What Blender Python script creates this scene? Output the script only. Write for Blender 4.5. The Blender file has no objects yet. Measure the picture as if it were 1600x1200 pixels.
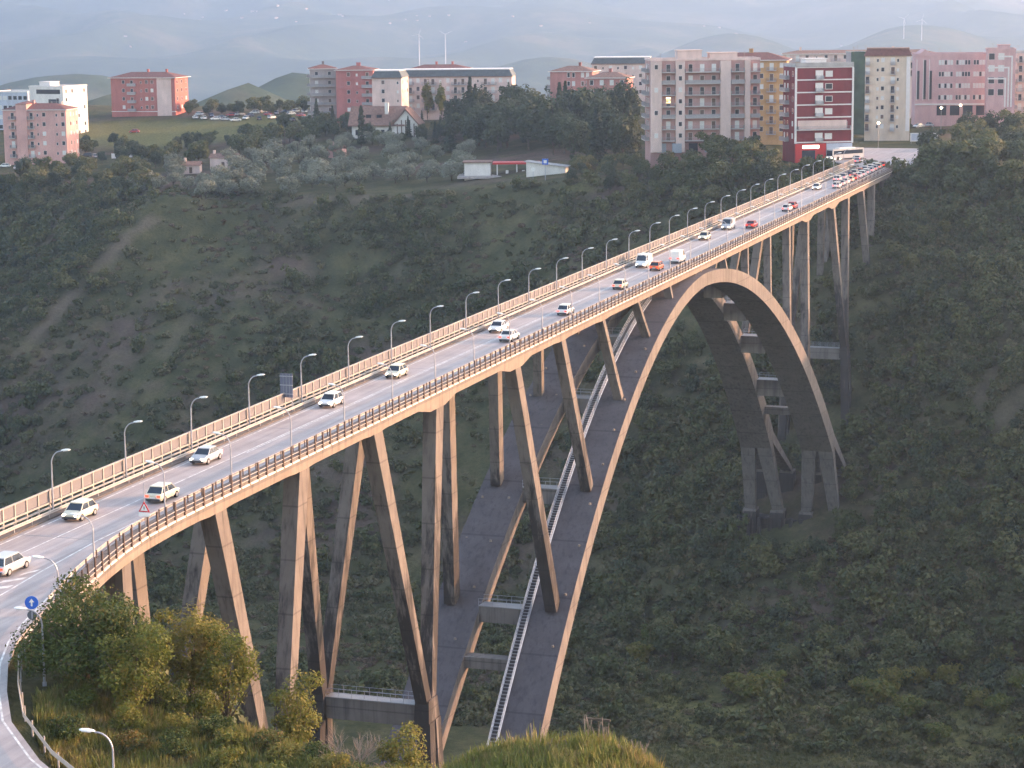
import bpy, bmesh, math, random
import numpy as np
from mathutils import Vector, Matrix, Euler

SC = bpy.context.scene
COL = SC.collection
R = math.radians
rnd = random.Random(7)
nrs = np.random.RandomState(11)

# ------------------------------------------------------------------ camera, sky, sun, exposure
cam_d = bpy.data.cameras.new("camera")
cam_o = bpy.data.objects.new("camera", cam_d)
COL.objects.link(cam_o)
cam_d.sensor_width = 36.0
cam_d.lens = 3512.7 / 1600.0 * 36.0
cam_d.clip_start = 1.0
cam_d.clip_end = 40000.0
_yaw, _pitch, _roll = -0.3207, 0.1700, -0.0109
_f = Vector((math.sin(_yaw) * math.cos(_pitch), math.cos(_yaw) * math.cos(_pitch), -math.sin(_pitch)))
_r = Vector((math.cos(_yaw), -math.sin(_yaw), 0))
_u = _r.cross(_f)
_r2 = math.cos(_roll) * _r + math.sin(_roll) * _u
_u2 = -math.sin(_roll) * _r + math.cos(_roll) * _u
cam_o.matrix_world = Matrix(((_r2.x, _u2.x, -_f.x, 96.46), (_r2.y, _u2.y, -_f.y, -174.80), (_r2.z, _u2.z, -_f.z, 45.38), (0, 0, 0, 1)))
SC.camera = cam_o

SUN_EL = R(10.5)
SUN_AZ = R(31.0)            # measured from +X (across the bridge) towards +Y (along it)
SUN_DIR = Vector((math.cos(SUN_EL) * math.cos(SUN_AZ), math.cos(SUN_EL) * math.sin(SUN_AZ), math.sin(SUN_EL)))
world = bpy.data.worlds.new("World")
SC.world = world
world.use_nodes = True
_wn = world.node_tree
_bg = _wn.nodes["Background"]
_sky = _wn.nodes.new("ShaderNodeTexSky")
_sky.sky_type = 'NISHITA'
_sky.sun_disc = False
_sky.sun_elevation = SUN_EL
_sky.sun_rotation = math.pi / 2 - SUN_AZ
_sky.air_density = 1.0
_sky.dust_density = 2.0
_sky.ozone_density = 1.5
_wn.links.new(_sky.outputs[0], _bg.inputs[0])
_bg.inputs[1].default_value = 0.15
sun_d = bpy.data.lights.new("sun", 'SUN')
sun_d.energy = 2.0
sun_d.angle = R(0.6)
sun_d.color = (1.0, 0.60, 0.40)
sun_o = bpy.data.objects.new("sun", sun_d)
sun_o.rotation_euler = SUN_DIR.to_track_quat('Z', 'Y').to_euler()
sun_o.location = (300, 200, 300)
COL.objects.link(sun_o)
SC.view_settings.view_transform = 'Standard'
SC.view_settings.look = 'None'
SC.view_settings.gamma = 1.0
SC.view_settings.use_curve_mapping = False
SC.view_settings.exposure = 2.6
SC.view_settings.use_white_balance = True
SC.view_settings.white_balance_temperature = 7900
SC.view_settings.white_balance_tint = 17
SC.render.engine = 'CYCLES'
SC.cycles.use_denoising = True
SC.cycles.max_bounces = 5
SC.cycles.diffuse_bounces = 2
SC.cycles.glossy_bounces = 2
SC.cycles.transmission_bounces = 3
SC.cycles.transparent_max_bounces = 8
SC.cycles.volume_bounces = 1
SC.cycles.use_adaptive_sampling = True
SC.cycles.adaptive_threshold = 0.02
SC.cycles.caustics_reflective = False
SC.cycles.caustics_refractive = False

# ------------------------------------------------------------------ mesh helpers
class MB:
    """collects faces, builds one mesh object"""
    def __init__(self):
        self.v = []; self.f = []; self.m = []
        self.cur = 0
    def add(self, vs, fs, mi=None):
        o = len(self.v)
        self.v.extend([tuple(p) for p in vs])
        for q in fs:
            self.f.append(tuple(i + o for i in q))
            self.m.append(self.cur if mi is None else mi)
        return self
    def box(self, x0, x1, y0, y1, z0, z1, mi=None):
        return self.add([(x0,y0,z0),(x1,y0,z0),(x1,y1,z0),(x0,y1,z0),(x0,y0,z1),(x1,y0,z1),(x1,y1,z1),(x0,y1,z1)],
                        [(3,2,1,0),(4,5,6,7),(0,1,5,4),(1,2,6,5),(2,3,7,6),(3,0,4,7)], mi)
    def hexa(self, b, t, mi=None):
        """b, t: four bottom and four top corners, counter-clockwise seen from above"""
        return self.add(list(b) + list(t), [(3,2,1,0),(4,5,6,7),(0,1,5,4),(1,2,6,5),(2,3,7,6),(3,0,4,7)], mi)
    def tube(self, pts, r, n=6, mi=None, closed_ends=True):
        pts = [Vector(p) for p in pts]
        rs = r if isinstance(r, (list, tuple)) else [r] * len(pts)
        rings = []; vs = []
        for i, p in enumerate(pts):
            d = (pts[min(i+1, len(pts)-1)] - pts[max(i-1, 0)])
            if d.length < 1e-9: d = Vector((0,0,1))
            d.normalize()
            a = d.cross(Vector((0,0,1)))
            if a.length < 0.05: a = d.cross(Vector((0,1,0)))
            a.normalize(); b = d.cross(a)
            for k in range(n):
                th = 2*math.pi*k/n
                vs.append(p + (a*math.cos(th) + b*math.sin(th))*rs[i])
        fs = []
        for i in range(len(pts)-1):
            for k in range(n):
                fs.append((i*n+k, i*n+(k+1)%n, (i+1)*n+(k+1)%n, (i+1)*n+k))
        if closed_ends:
            fs.append(tuple(range(n-1,-1,-1))); fs.append(tuple((len(pts)-1)*n+k for k in range(n)))
        return self.add(vs, fs, mi)
    def prism(self, poly, axis, a0, a1, mi=None):
        """poly of 2-D points extruded along axis 0/1/2 from a0 to a1"""
        n = len(poly); vs = []
        for a in (a0, a1):
            for (p, q) in poly:
                vs.append((a,p,q) if axis == 0 else (p,a,q) if axis == 1 else (p,q,a))
        fs = [tuple(range(n)), tuple(range(2*n-1, n-1, -1))]
        for i in range(n):
            fs.append((i, i+n, (i+1)%n+n, (i+1)%n))
        return self.add(vs, fs, mi)
    def mesh(self, name, mats):
        me = bpy.data.meshes.new(name)
        me.from_pydata(self.v, [], self.f)
        mats = mats if isinstance(mats, (list, tuple)) else [mats]
        for m in mats: me.materials.append(m)
        if len(mats) > 1:
            me.polygons.foreach_set("material_index", self.m)
        bm = bmesh.new(); bm.from_mesh(me)
        bmesh.ops.recalc_face_normals(bm, faces=bm.faces)
        bm.to_mesh(me); bm.free()
        return me
    def build(self, name, mats, parent=None, smooth=False):
        me = self.mesh(name, mats)
        if smooth:
            me.polygons.foreach_set("use_smooth", [True]*len(me.polygons))
        return link(name, me, parent)

def link(name, data, parent=None, loc=None, rz=None):
    o = bpy.data.objects.new(name, data)
    COL.objects.link(o)
    if parent: o.parent = parent
    if loc is not None: o.location = loc
    if rz is not None: o.rotation_euler = (0, 0, rz)
    return o
def empty(name, loc=(0,0,0), rz=0.0, parent=None):
    o = bpy.data.objects.new(name, None)
    COL.objects.link(o)
    o.location = loc; o.rotation_euler = (0,0,rz); o.empty_display_size = 0.5
    if parent: o.parent = parent
    return o
def tag(o, label, cat, group=None, kind=None):
    o["label"] = label; o["category"] = cat
    if group: o["group"] = group
    if kind: o["kind"] = kind
    return o
def struct(o, label=None):
    o["kind"] = "structure"
    if label: o["label"] = label
    return o
def copy_tree(src, parent=None):
    c = src.copy(); COL.objects.link(c); c.parent = parent
    for ch in list(src.children):
        copy_tree(ch, c)
    return c
ORD = ["first","second","third","fourth","fifth","sixth","seventh","eighth","ninth","tenth","eleventh","twelfth","thirteenth","fourteenth","fifteenth","sixteenth","seventeenth","eighteenth","nineteenth","twentieth"]
def ordinal(i):
    if i < 20: return ORD[i]
    tens = ["twenty","thirty","forty","fifty","sixty","seventy","eighty","ninety"][(i+1)//10-2]
    return tens + ("th" if (i+1)%10 == 0 else "-" + ORD[(i+1)%10-1]) if (i+1)%10 else tens[:-1] + "ieth"

# ------------------------------------------------------------------ materials
def new_mat(name):
    m = bpy.data.materials.new(name); m.use_nodes = True
    nt = m.node_tree
    return m, nt, nt.nodes["Principled BSDF"]
def srgb(r, g, b):
    f = lambda c: c/12.92 if c <= .04045 else ((c+.055)/1.055)**2.4
    return (f(r/255), f(g/255), f(b/255), 1)
def plain(name, col, rough=0.7, metal=0.0, spec=0.4, var=0.0, scale=2.0, emit=None, es=0.0, alpha=None):
    m, nt, b = new_mat(name)
    col = tuple(col)[:3] + (1,)
    b.inputs["Base Color"].default_value = col
    b.inputs["Roughness"].default_value = rough
    b.inputs["Metallic"].default_value = metal
    b.inputs["Specular IOR Level"].default_value = spec
    if var > 0:
        geo = nt.nodes.new("ShaderNodeNewGeometry")
        nz = nt.nodes.new("ShaderNodeTexNoise"); nz.inputs["Scale"].default_value = scale
        nz.inputs["Detail"].default_value = 5
        nt.links.new(geo.outputs["Position"], nz.inputs["Vector"])
        mr = nt.nodes.new("ShaderNodeMapRange")
        mr.inputs[1].default_value = 0.3; mr.inputs[2].default_value = 0.7
        mr.inputs[3].default_value = 1-var; mr.inputs[4].default_value = 1+var
        nt.links.new(nz.outputs[0], mr.inputs[0])
        mx = nt.nodes.new("ShaderNodeVectorMath"); mx.operation = 'SCALE'
        mx.inputs[0].default_value = col[:3]
        nt.links.new(mr.outputs[0], mx.inputs["Scale"])
        nt.links.new(mx.outputs[0], b.inputs["Base Color"])
    if emit:
        b.inputs["Emission Color"].default_value = tuple(emit)[:3] + (1,)
        b.inputs["Emission Strength"].default_value = es
    if alpha is not None:
        b.inputs["Alpha"].default_value = alpha
    return m
def ramp(nt, fac, stops):
    r = nt.nodes.new("ShaderNodeValToRGB")
    e = r.color_ramp.elements
    e[0].position = stops[0][0]; e[0].color = stops[0][1]
    e[1].position = stops[-1][0]; e[1].color = stops[-1][1]
    for s in stops[1:-1]:
        k = e.new(s[0]); k.color = s[1]
    nt.links.new(fac, r.inputs[0])
    return r
def noise(nt, vec, scale, detail=5, rough=0.55):
    n = nt.nodes.new("ShaderNodeTexNoise")
    n.inputs["Scale"].default_value = scale; n.inputs["Detail"].default_value = detail
    n.inputs["Roughness"].default_value = rough
    if vec is not None: nt.links.new(vec, n.inputs["Vector"])
    return n
def mixc(nt, a, b, fac, mode='MIX'):
    m = nt.nodes.new("ShaderNodeMix"); m.data_type = 'RGBA'; m.blend_type = mode
    for s, v in ((m.inputs[6], a), (m.inputs[7], b), (m.inputs[0], fac)):
        if hasattr(v, "is_linked") or hasattr(v, "links"):
            nt.links.new(v, s)
        else:
            s.default_value = v
    return m.outputs[2]
def mapping(nt, vec, scale):
    mp = nt.nodes.new("ShaderNodeMapping"); mp.inputs["Scale"].default_value = scale
    nt.links.new(vec, mp.inputs["Vector"])
    return mp.outputs[0]
def bump(nt, b, h, strength=0.3, dist=0.05):
    bp = nt.nodes.new("ShaderNodeBump")
    bp.inputs["Strength"].default_value = strength; bp.inputs["Distance"].default_value = dist
    nt.links.new(h, bp.inputs["Height"]); nt.links.new(bp.outputs[0], b.inputs["Normal"])

def concrete(name, base, dark, stain=0.5, lift=2.4, lichen=0.0):
    """weathered board-marked concrete: blotches, vertical rain streaks, pour joints"""
    m, nt, b = new_mat(name)
    geo = nt.nodes.new("ShaderNodeNewGeometry"); pos = geo.outputs["Position"]
    n1 = noise(nt, pos, 0.35, 6, 0.6)
    n2 = noise(nt, mapping(nt, pos, (1.6, 1.1, 0.07)), 1.0, 5, 0.65)
    n3 = noise(nt, pos, 6.0, 4, 0.6)
    st = ramp(nt, n2.outputs[0], [(0.50, (0,0,0,1)), (0.68, (1,1,1,1))])
    bl = ramp(nt, n1.outputs[0], [(0.30, tuple(c*0.80 for c in base[:3])+(1,)), (0.70, tuple(min(1, c*1.14) for c in base[:3])+(1,))])
    f = nt.nodes.new("ShaderNodeMath"); f.operation = 'MULTIPLY'; f.inputs[1].default_value = stain
    nt.links.new(st.outputs[0], f.inputs[0])
    c = mixc(nt, bl.outputs[0], tuple(dark[:3])+(1,), f.outputs[0])
    # black lichen that takes over some faces lower down, in ragged tongues
    if lichen > 0:
        sepz = nt.nodes.new("ShaderNodeSeparateXYZ"); nt.links.new(pos, sepz.inputs[0])
        n4 = noise(nt, mapping(nt, pos, (0.55, 0.38, 0.045)), 1.0, 6, 0.7)
        n5 = noise(nt, mapping(nt, pos, (3.0, 2.4, 0.25)), 1.0, 5, 0.7)
        dz = nt.nodes.new("ShaderNodeMapRange"); dz.inputs[1].default_value = -34; dz.inputs[2].default_value = -6; dz.inputs[3].default_value = 0.16; dz.inputs[4].default_value = -0.16
        nt.links.new(sepz.outputs[2], dz.inputs[0])
        s1 = nt.nodes.new("ShaderNodeMath"); s1.operation = 'ADD'; nt.links.new(n4.outputs[0], s1.inputs[0]); nt.links.new(dz.outputs[0], s1.inputs[1])
        s2 = nt.nodes.new("ShaderNodeMath"); s2.operation = 'MULTIPLY_ADD'; s2.inputs[1].default_value = 0.35; nt.links.new(n5.outputs[0], s2.inputs[0]); nt.links.new(s1.outputs[0], s2.inputs[2])
        lk = ramp(nt, s2.outputs[0], [(0.655, (0,0,0,1)), (0.79, (lichen,)*3+(1,))])
        c = mixc(nt, c, (0.028,0.024,0.024,1), lk.outputs[0])
    # pour joints every few metres
    sep = nt.nodes.new("ShaderNodeSeparateXYZ"); nt.links.new(pos, sep.inputs[0])
    md = nt.nodes.new("ShaderNodeMath"); md.operation = 'PINGPONG'; md.inputs[1].default_value = lift
    nt.links.new(sep.outputs[2], md.inputs[0])
    lt = nt.nodes.new("ShaderNodeMath"); lt.operation = 'LESS_THAN'; lt.inputs[1].default_value = 0.09
    nt.links.new(md.outputs[0], lt.inputs[0])
    f2 = nt.nodes.new("ShaderNodeMath"); f2.operation = 'MULTIPLY'; f2.inputs[1].default_value = 0.35
    nt.links.new(lt.outputs[0], f2.inputs[0])
    c = mixc(nt, c, tuple(x*0.5 for x in dark[:3])+(1,), f2.outputs[0])
    nt.links.new(c, b.inputs["Base Color"])
    b.inputs["Roughness"].default_value = 0.9
    b.inputs["Specular IOR Level"].default_value = 0.2
    bump(nt, b, n3.outputs[0], 0.25, 0.04)
    return m

def leafmat(name, cols, trans=0.25):
    """foliage: every leaf (mesh island) takes its own tone, clumps drift in tone through the crown"""
    m, nt, b = new_mat(name)
    geo = nt.nodes.new("ShaderNodeNewGeometry")
    obi = nt.nodes.new("ShaderNodeObjectInfo")
    n = noise(nt, geo.outputs["Position"], 0.35, 3, 0.6)
    a = nt.nodes.new("ShaderNodeMath"); a.operation = 'MULTIPLY'; a.inputs[1].default_value = 0.40
    nt.links.new(geo.outputs["Random Per Island"], a.inputs[0])
    a2 = nt.nodes.new("ShaderNodeMath"); a2.operation = 'MULTIPLY_ADD'; a2.inputs[1].default_value = 0.75
    nt.links.new(n.outputs[0], a2.inputs[0]); nt.links.new(a.outputs[0], a2.inputs[2])
    a3 = nt.nodes.new("ShaderNodeMath"); a3.operation = 'MULTIPLY_ADD'; a3.inputs[1].default_value = 0.42
    nt.links.new(obi.outputs["Random"], a3.inputs[0]); nt.links.new(a2.outputs[0], a3.inputs[2])
    k = len(cols)
    rp = ramp(nt, a3.outputs[0], [(0.25 + 0.85*i/(k-1), tuple(c)[:3]+(1,)) for i, c in enumerate(cols)])
    nt.links.new(rp.outputs[0], b.inputs["Base Color"])
    b.inputs["Roughness"].default_value = 0.65
    b.inputs["Specular IOR Level"].default_value = 0.25
    tr = nt.nodes.new("ShaderNodeBsdfTranslucent")
    nt.links.new(rp.outputs[0], tr.inputs[0])
    mx = nt.nodes.new("ShaderNodeMixShader"); mx.inputs[0].default_value = trans
    out = nt.nodes["Material Output"]
    nt.links.new(b.outputs[0], mx.inputs[1]); nt.links.new(tr.outputs[0], mx.inputs[2])
    nt.links.new(mx.outputs[0], out.inputs[0])
    return m

M = {}
M['concrete'] = concrete('weathered_concrete', (0.185, 0.160, 0.148), (0.052, 0.046, 0.045), 0.6, 3.1)
M['pier'] = concrete('pier_concrete', (0.185, 0.155, 0.140), (0.034, 0.030, 0.030), 0.6, 2.6, 0.85)
M['fascia'] = concrete('edge_beam_concrete', (0.255, 0.205, 0.172), (0.09, 0.068, 0.06), 0.4, 40)
M['ribtop'] = concrete('rib_top_concrete', (0.105, 0.092, 0.10), (0.05, 0.045, 0.05), 0.6, 3.0)
M['cornice'] = plain('pale_cornice', (0.72, 0.64, 0.58), 0.6, var=0.15, scale=1.2)
M['postlight'] = plain('cream_steel', (0.38, 0.33, 0.295), 0.5, var=0.16, scale=3)
M['postdark'] = plain('rusty_brown_steel', (0.10, 0.062, 0.05), 0.6, var=0.3, scale=4)
M['galv'] = plain('galvanised_steel', (0.36, 0.37, 0.42), 0.45, 0.5, var=0.12, scale=2)
M['galvdark'] = plain('dull_zinc', (0.30, 0.30, 0.32), 0.5, 0.5)
M['mesh'] = plain('grey_mesh_screen', (0.20, 0.185, 0.20), 0.6, alpha=0.78)
M['lamphead'] = plain('pale_lamp_shell', (0.82, 0.82, 0.80), 0.35)
M['white'] = plain('white_paint', (0.75, 0.74, 0.72), 0.5, var=0.08)
M['paint'] = plain('road_paint', (0.62, 0.61, 0.60), 0.7, var=0.35, scale=1.4)
M['black'] = plain('black_rubber', (0.02, 0.02, 0.02), 0.8)

# ------------------------------------------------------------------ terrain
YC = 202.26
def _hash(ix, iy, seed):
    h = (ix.astype(np.int64)*374761393 + iy.astype(np.int64)*668265263 + seed*1442695041) & 0x7fffffff
    h = ((h ^ (h >> 13)) * 1274126177) & 0x7fffffff
    return ((h ^ (h >> 16)) & 0xffff) / 65535.0
def vnoise(x, y, s, seed=0):
    x = np.asarray(x, float)/s; y = np.asarray(y, float)/s
    ix = np.floor(x); iy = np.floor(y); fx = x-ix; fy = y-iy
    fx = fx*fx*(3-2*fx); fy = fy*fy*(3-2*fy)
    a = _hash(ix, iy, seed); b = _hash(ix+1, iy, seed); c = _hash(ix, iy+1, seed); d = _hash(ix+1, iy+1, seed)
    return (a*(1-fx)+b*fx)*(1-fy) + (c*(1-fx)+d*fx)*fy - 0.5
def sstep(a, b, x):
    t = np.clip((x-a)/(b-a), 0, 1); return t*t*(3-2*t)
def smax(a, b, k):
    h = np.clip(0.5+0.5*(a-b)/k, 0, 1); return b*(1-h)+a*h + k*h*(1-h)
def smin(a, b, k): return -smax(-a, -b, k)
KERB = [(-90,70),(-78,53),(-70,42),(-65,35.2),(-59.6,28.9),(-53.6,23.4),(-47.8,19.6),(-42.6,16.6),(-37.6,14.3),(-32.8,12.7),(-24.6,10.5),(-19.9,9.1),(-13.7,7.7),(-9.7,6.95),(-4.4,6.2),(1.8,5.8),(10,5.65),(60,5.62)]
_ky = [k[0] for k in KERB]; _kx = [k[1] for k in KERB]
def ground(x, y):
    x = np.asarray(x, float); y = np.asarray(y, float)
    # ---- far bank and the town plateau
    yb = np.interp(x, [-900,-420,-300,-200,-120,-60,0,45,120,260], [540,505,482,466,450,438,426,396,352,320])
    z0 = np.interp(x, [-900,-420,-300,-150,-100,-50,0,60,150], [-16,-15,-15,-13,-8,-1.0,-0.7,-2,-3])
    sl = np.interp(x, [-420,-200,-60,0,60], [.56,.60,.74,.86,.72])
    v = y - yb
    lefty = sstep(-40, -110, x)
    plat = z0 + lefty*np.clip(v, 0, 190)*0.085 + (1-lefty)*np.clip(v-40, 0, 300)*0.012
    plat = plat - np.clip(v-215, 0, 4000)*0.10
    nz = 9*vnoise(x, y, 62, 3) + 5*vnoise(x, y, 27, 4) + 2.2*vnoise(x, y, 11, 5) + 1.0*vnoise(x, y, 5, 15)
    gul = 7*np.abs(vnoise(x*1.0+y*0.75, y*0.12, 46, 8))
    amp = sstep(0, -30, v)*(0.25+0.75*sstep(8, 40, np.abs(x)))
    prof = np.interp(v, [-400,-260,-185,-150,-112,-86,-52,-26,0], [-130,-108,-100,-90,-72.5,-58,-22,-8.5,0])
    br_ = np.exp(-((x-8)/60)**2)
    slope = z0 + (1-br_)*sl*v + br_*prof + amp*(nz - gul*sstep(-30,-90,x))
    # spur running down towards the left
    d = (x+236) - 0.55*(y-430)
    slope = slope + 10*np.exp(-(d/16)**2)*sstep(0,-20,v)*sstep(-150,-40,v)
    far = np.where(v > 0, plat + 0.6*vnoise(x, y, 30, 6)*sstep(10, 40, v), slope)
    # ---- valley floor, raised off to the right into an unseen shoulder that shades it
    floor = -96 + 82*sstep(130, 330, x) - 6*sstep(-60, -220, x) + 2.5*vnoise(x, y, 40, 9) + 1.2*vnoise(x, y, 14, 10)
    # ---- near bank
    yn = np.interp(x, [-200,0,10,24,40,61,80,100,160], [-34,-31,-31,-37,-46,-60,-66,-70,-80])
    zc = np.interp(x, [-200,0,20,28,38,46,51,55,59,63,66,68,72,80,110,160], [-1,-0.9,-1.0,-3.4,-3.6,-3.0,-1.2,1.6,3.7,4.7,4.4,3.2,0.8,-1.5,-5,-8])
    w = y - yn
    drop = np.interp(x, [0, 30, 61, 84], [.62,.66,.78,.8])
    near = zc - drop*np.clip(w, 0, 500) + sstep(4, 30, w)*(5*vnoise(x, y, 30, 11) + 2.4*vnoise(x, y, 11, 12))
    near = near + 0.5*vnoise(x, y, 4.5, 13)*sstep(40, 50, x) + 1.9*vnoise(x, y, 8, 14)*sstep(40, 50, x)
    dc = np.hypot(x-96.5, y+175)
    hill = 43.3 - 0.46*np.clip(dc-4, 0, 400)
    back = np.clip(-y-100, 0, 400)*0.1
    near = np.where(w < 0, np.maximum(zc + 0*w, np.where(x > 30, hill, -5)), near)
    nearz = near + 0*back
    base = smax(far, floor, 8)
    z = smax(np.where(w > 60, np.minimum(nearz, base+200), nearz), base, 5)
    z = np.where(w < -2, nearz, z)
    # cut for the carriageways
    kx = np.interp(y, _ky, _kx)
    onroad = (x < kx+2.6) & (x > kx-26) & (y < -26)
    z = np.where(onroad, np.minimum(z, -0.85), z)
    onroad2 = (np.abs(x+4-(y-420)*-0.02) < 34) & (y > 424) & (y < 520) & (x > -40)
    z = np.where((np.abs(x-6) < 24) & (y > 424) & (y < 500), np.minimum(z, -0.6), z)
    return z

# ------------------------------------------------------------------ ground meshes
def grid_mesh(name, xs, ys, zf):
    X, Y = np.meshgrid(xs, ys)
    Z = zf(X, Y)
    nx, ny = len(xs), len(ys)
    co = np.stack([X, Y, Z], -1).reshape(-1, 3)
    i = np.arange(nx-1)[None, :] + np.arange(ny-1)[:, None]*nx
    f = np.stack([i, i+1, i+nx+1, i+nx], -1).reshape(-1, 4)
    me = bpy.data.meshes.new(name)
    me.vertices.add(len(co)); me.vertices.foreach_set("co", co.ravel())
    me.loops.add(f.size); me.loops.foreach_set("vertex_index", f.ravel().astype(np.int32))
    me.polygons.add(len(f)); me.polygons.foreach_set("loop_start", np.arange(0, f.size, 4, dtype=np.int32))
    me.polygons.foreach_set("use_smooth", np.ones(len(f), bool))
    me.update(calc_edges=True)
    return me, co

# dirt tracks and bare strips on the far slope (world x, y polylines)
TRACKS = [([[-223.32, 440.26], [-229.19, 431.94], [-232.8, 422.04], [-235.12, 416.06], [-237.94, 411.15], [-242.27, 403.16], [-245.32, 396.98], [-248.32, 390.9]], 2.6, 0.8), ([[-265.95, 470.62], [-265.12, 459.1], [-264.8, 443.77], [-267.6, 436.36], [-272.59, 433.07]], 1.8, 0.7), ([[-251.78, 440.73], [-253.54, 431.41], [-250.78, 416.72], [-253.25, 407.51]], 1.6, 0.6), ([[-185.97, 459.04], [-170.59, 457.94], [-157.64, 457.09], [-142.7, 455.94]], 3.5, 0.75), ([[-133.11, 469.14], [-124.46, 467.92], [-103.44, 459.15], [-93.95, 460.41]], 3.0, 0.5), ([[-195.48, 423.38], [-194.57, 408.1], [-196.05, 392.11]], 3.0, 0.35), ([[-136.24, 432.75], [-139.4, 425.16], [-138.27, 416.91]], 4, 0.3), ([[44.32, 346.16], [42.44, 338.77], [39.59, 328.5]], 3.5, 0.5), ([[49.28, 329.1], [44.22, 325.38]], 5, 0.5)]
def track_mask(x, y):
    m = np.zeros_like(x)
    for pts, wid, s in TRACKS:
        best = np.full_like(x, 1e9)
        for (ax, ay), (bx, by) in zip(pts[:-1], pts[1:]):
            dx, dy = bx-ax, by-ay
            t = np.clip(((x-ax)*dx+(y-ay)*dy)/(dx*dx+dy*dy), 0, 1)
            best = np.minimum(best, np.hypot(x-ax-t*dx, y-ay-t*dy))
        m = np.maximum(m, s*sstep(wid, wid*0.2, best + 3.2*vnoise(x, y, 7, 21) + 2.0*vnoise(x, y, 3.1, 22)))
    return m

def ground_material():
    m, nt, b = new_mat('scrub_ground')
    geo = nt.nodes.new("ShaderNodeNewGeometry"); pos = geo.outputs["Position"]
    n1 = noise(nt, pos, 0.022, 6, 0.62); n2 = noise(nt, pos, 0.12, 6, 0.65); n3 = noise(nt, pos, 1.1, 5, 0.7)
    g = ramp(nt, n2.outputs[0], [(0.28, (0.036,0.042,0.020,1)), (0.50, (0.072,0.072,0.035,1)), (0.72, (0.13,0.11,0.058,1))])
    e = ramp(nt, n2.outputs[0], [(0.30, (0.075,0.052,0.042,1)), (0.75, (0.16,0.112,0.088,1))])
    f = ramp(nt, n1.outputs[0], [(0.50, (0,0,0,1)), (0.64, (1,1,1,1))])
    c = mixc(nt, g.outputs[0], e.outputs[0], f.outputs[0])
    at = nt.nodes.new("ShaderNodeAttribute"); at.attribute_name = "track"
    c = mixc(nt, c, (0.15,0.115,0.09,1), at.outputs["Fac"])
    at2 = nt.nodes.new("ShaderNodeAttribute"); at2.attribute_name = "turf"
    g2 = ramp(nt, n3.outputs[0], [(0.3, (0.10,0.105,0.036,1)), (0.75, (0.21,0.18,0.072,1))])
    c = mixc(nt, c, g2.outputs[0], at2.outputs["Fac"])
    d = ramp(nt, n3.outputs[0], [(0.25, (0.6,0.6,0.6,1)), (0.75, (1.3,1.3,1.3,1))])
    c = mixc(nt, c, d.outputs[0], 0.8, 'MULTIPLY')
    nt.links.new(c, b.inputs["Base Color"])
    b.inputs["Roughness"].default_value = 1.0; b.inputs["Specular IOR Level"].default_value = 0.05
    bump(nt, b, n3.outputs[0], 0.8, 0.5)
    return m
M['ground'] = ground_material()

XS = np.concatenate([np.arange(-900, -360, 18), np.arange(-360, 120, 3.0), np.arange(120, 600, 16)])
YS = np.concatenate([np.arange(-420, -120, 12), np.arange(-120, 0, 2.0), np.arange(0, 240, 4.0), np.arange(240, 560, 3.0), np.arange(560, 1500, 18)])
me, co = grid_mesh("valley_ground", XS, YS, ground)
tm = track_mask(co[:,0], co[:,1])
a = me.attributes.new("track", 'FLOAT', 'POINT'); a.data.foreach_set("value", tm.astype(np.float32))
x_, y_ = co[:,0], co[:,1]
TURF = [(60, -63, 17, 13, 1.0), (-300.3, 598.32, 60, 30, 0.8), (-272.62, 625.26, 50, 40, 0.8), (-336.44, 625.14, 40, 30, 0.7), (10.2, 241.57, 34, 24, 0.85), (32.25, 244.58, 30, 22, 0.75), (-10.59, 247.3, 24, 16, 0.7), (-24.6, 578.68, 14, 14, 0.8), (-82.62, 441.62, 12, 5, 0.5)]
tf = np.zeros(len(co))
for (cx, cy, rx, ry, s) in TURF:
    tf = np.maximum(tf, s*sstep(1.0, 0.55, np.hypot((x_-cx)/rx, (y_-cy)/ry) + 0.35*vnoise(x_, y_, 14, 33)))
a = me.attributes.new("turf", 'FLOAT', 'POINT'); a.data.foreach_set("value", tf.astype(np.float32))
me.materials.append(M['ground'])
struct(link("valley_ground", me))

# far country: a plain that falls away behind the town, hills and the hazy mountain side
def far_country(x, y):
    d = np.hypot(x-96, y+175)
    z = -36 - 0.05*np.clip(d-1250, 0, 2600)
    z = z - 40*sstep(1500, 2600, d)
    z = z + 55*vnoise(x, y, 900, 41)*sstep(1500, 3500, d) + 24*vnoise(x, y, 330, 42)*sstep(1400, 2400, d)
    for (hx, hy, h, rx, ry, seed) in HILLS:
        q = np.hypot((x-hx)/rx, (y-hy)/ry)
        b_ = -190 if np.hypot(hx, hy) < 2800 else -260
        z = np.maximum(z, b_ + (h-b_)*np.exp(-q*q) + (12*vnoise(x, y, 160, seed) + 30*vnoise(x, y, 420, seed+9)*(b_ < -200))*np.exp(-q*q))
    # mountain flank, a long way off, with ridges
    rg = 1 - 2*np.abs(vnoise(x, y, 1500, 52)) ; rg2 = 1 - 2*np.abs(vnoise(x, y, 640, 53))
    z = z - 60*sstep(3500, 6000, d) + sstep(5200, 17000, d)*(520 + 300*vnoise(x, y, 4200, 51) + 260*rg) + sstep(4600, 8000, d)*(150*rg2 + 50*vnoise(x, y, 260, 54))
    return z
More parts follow.
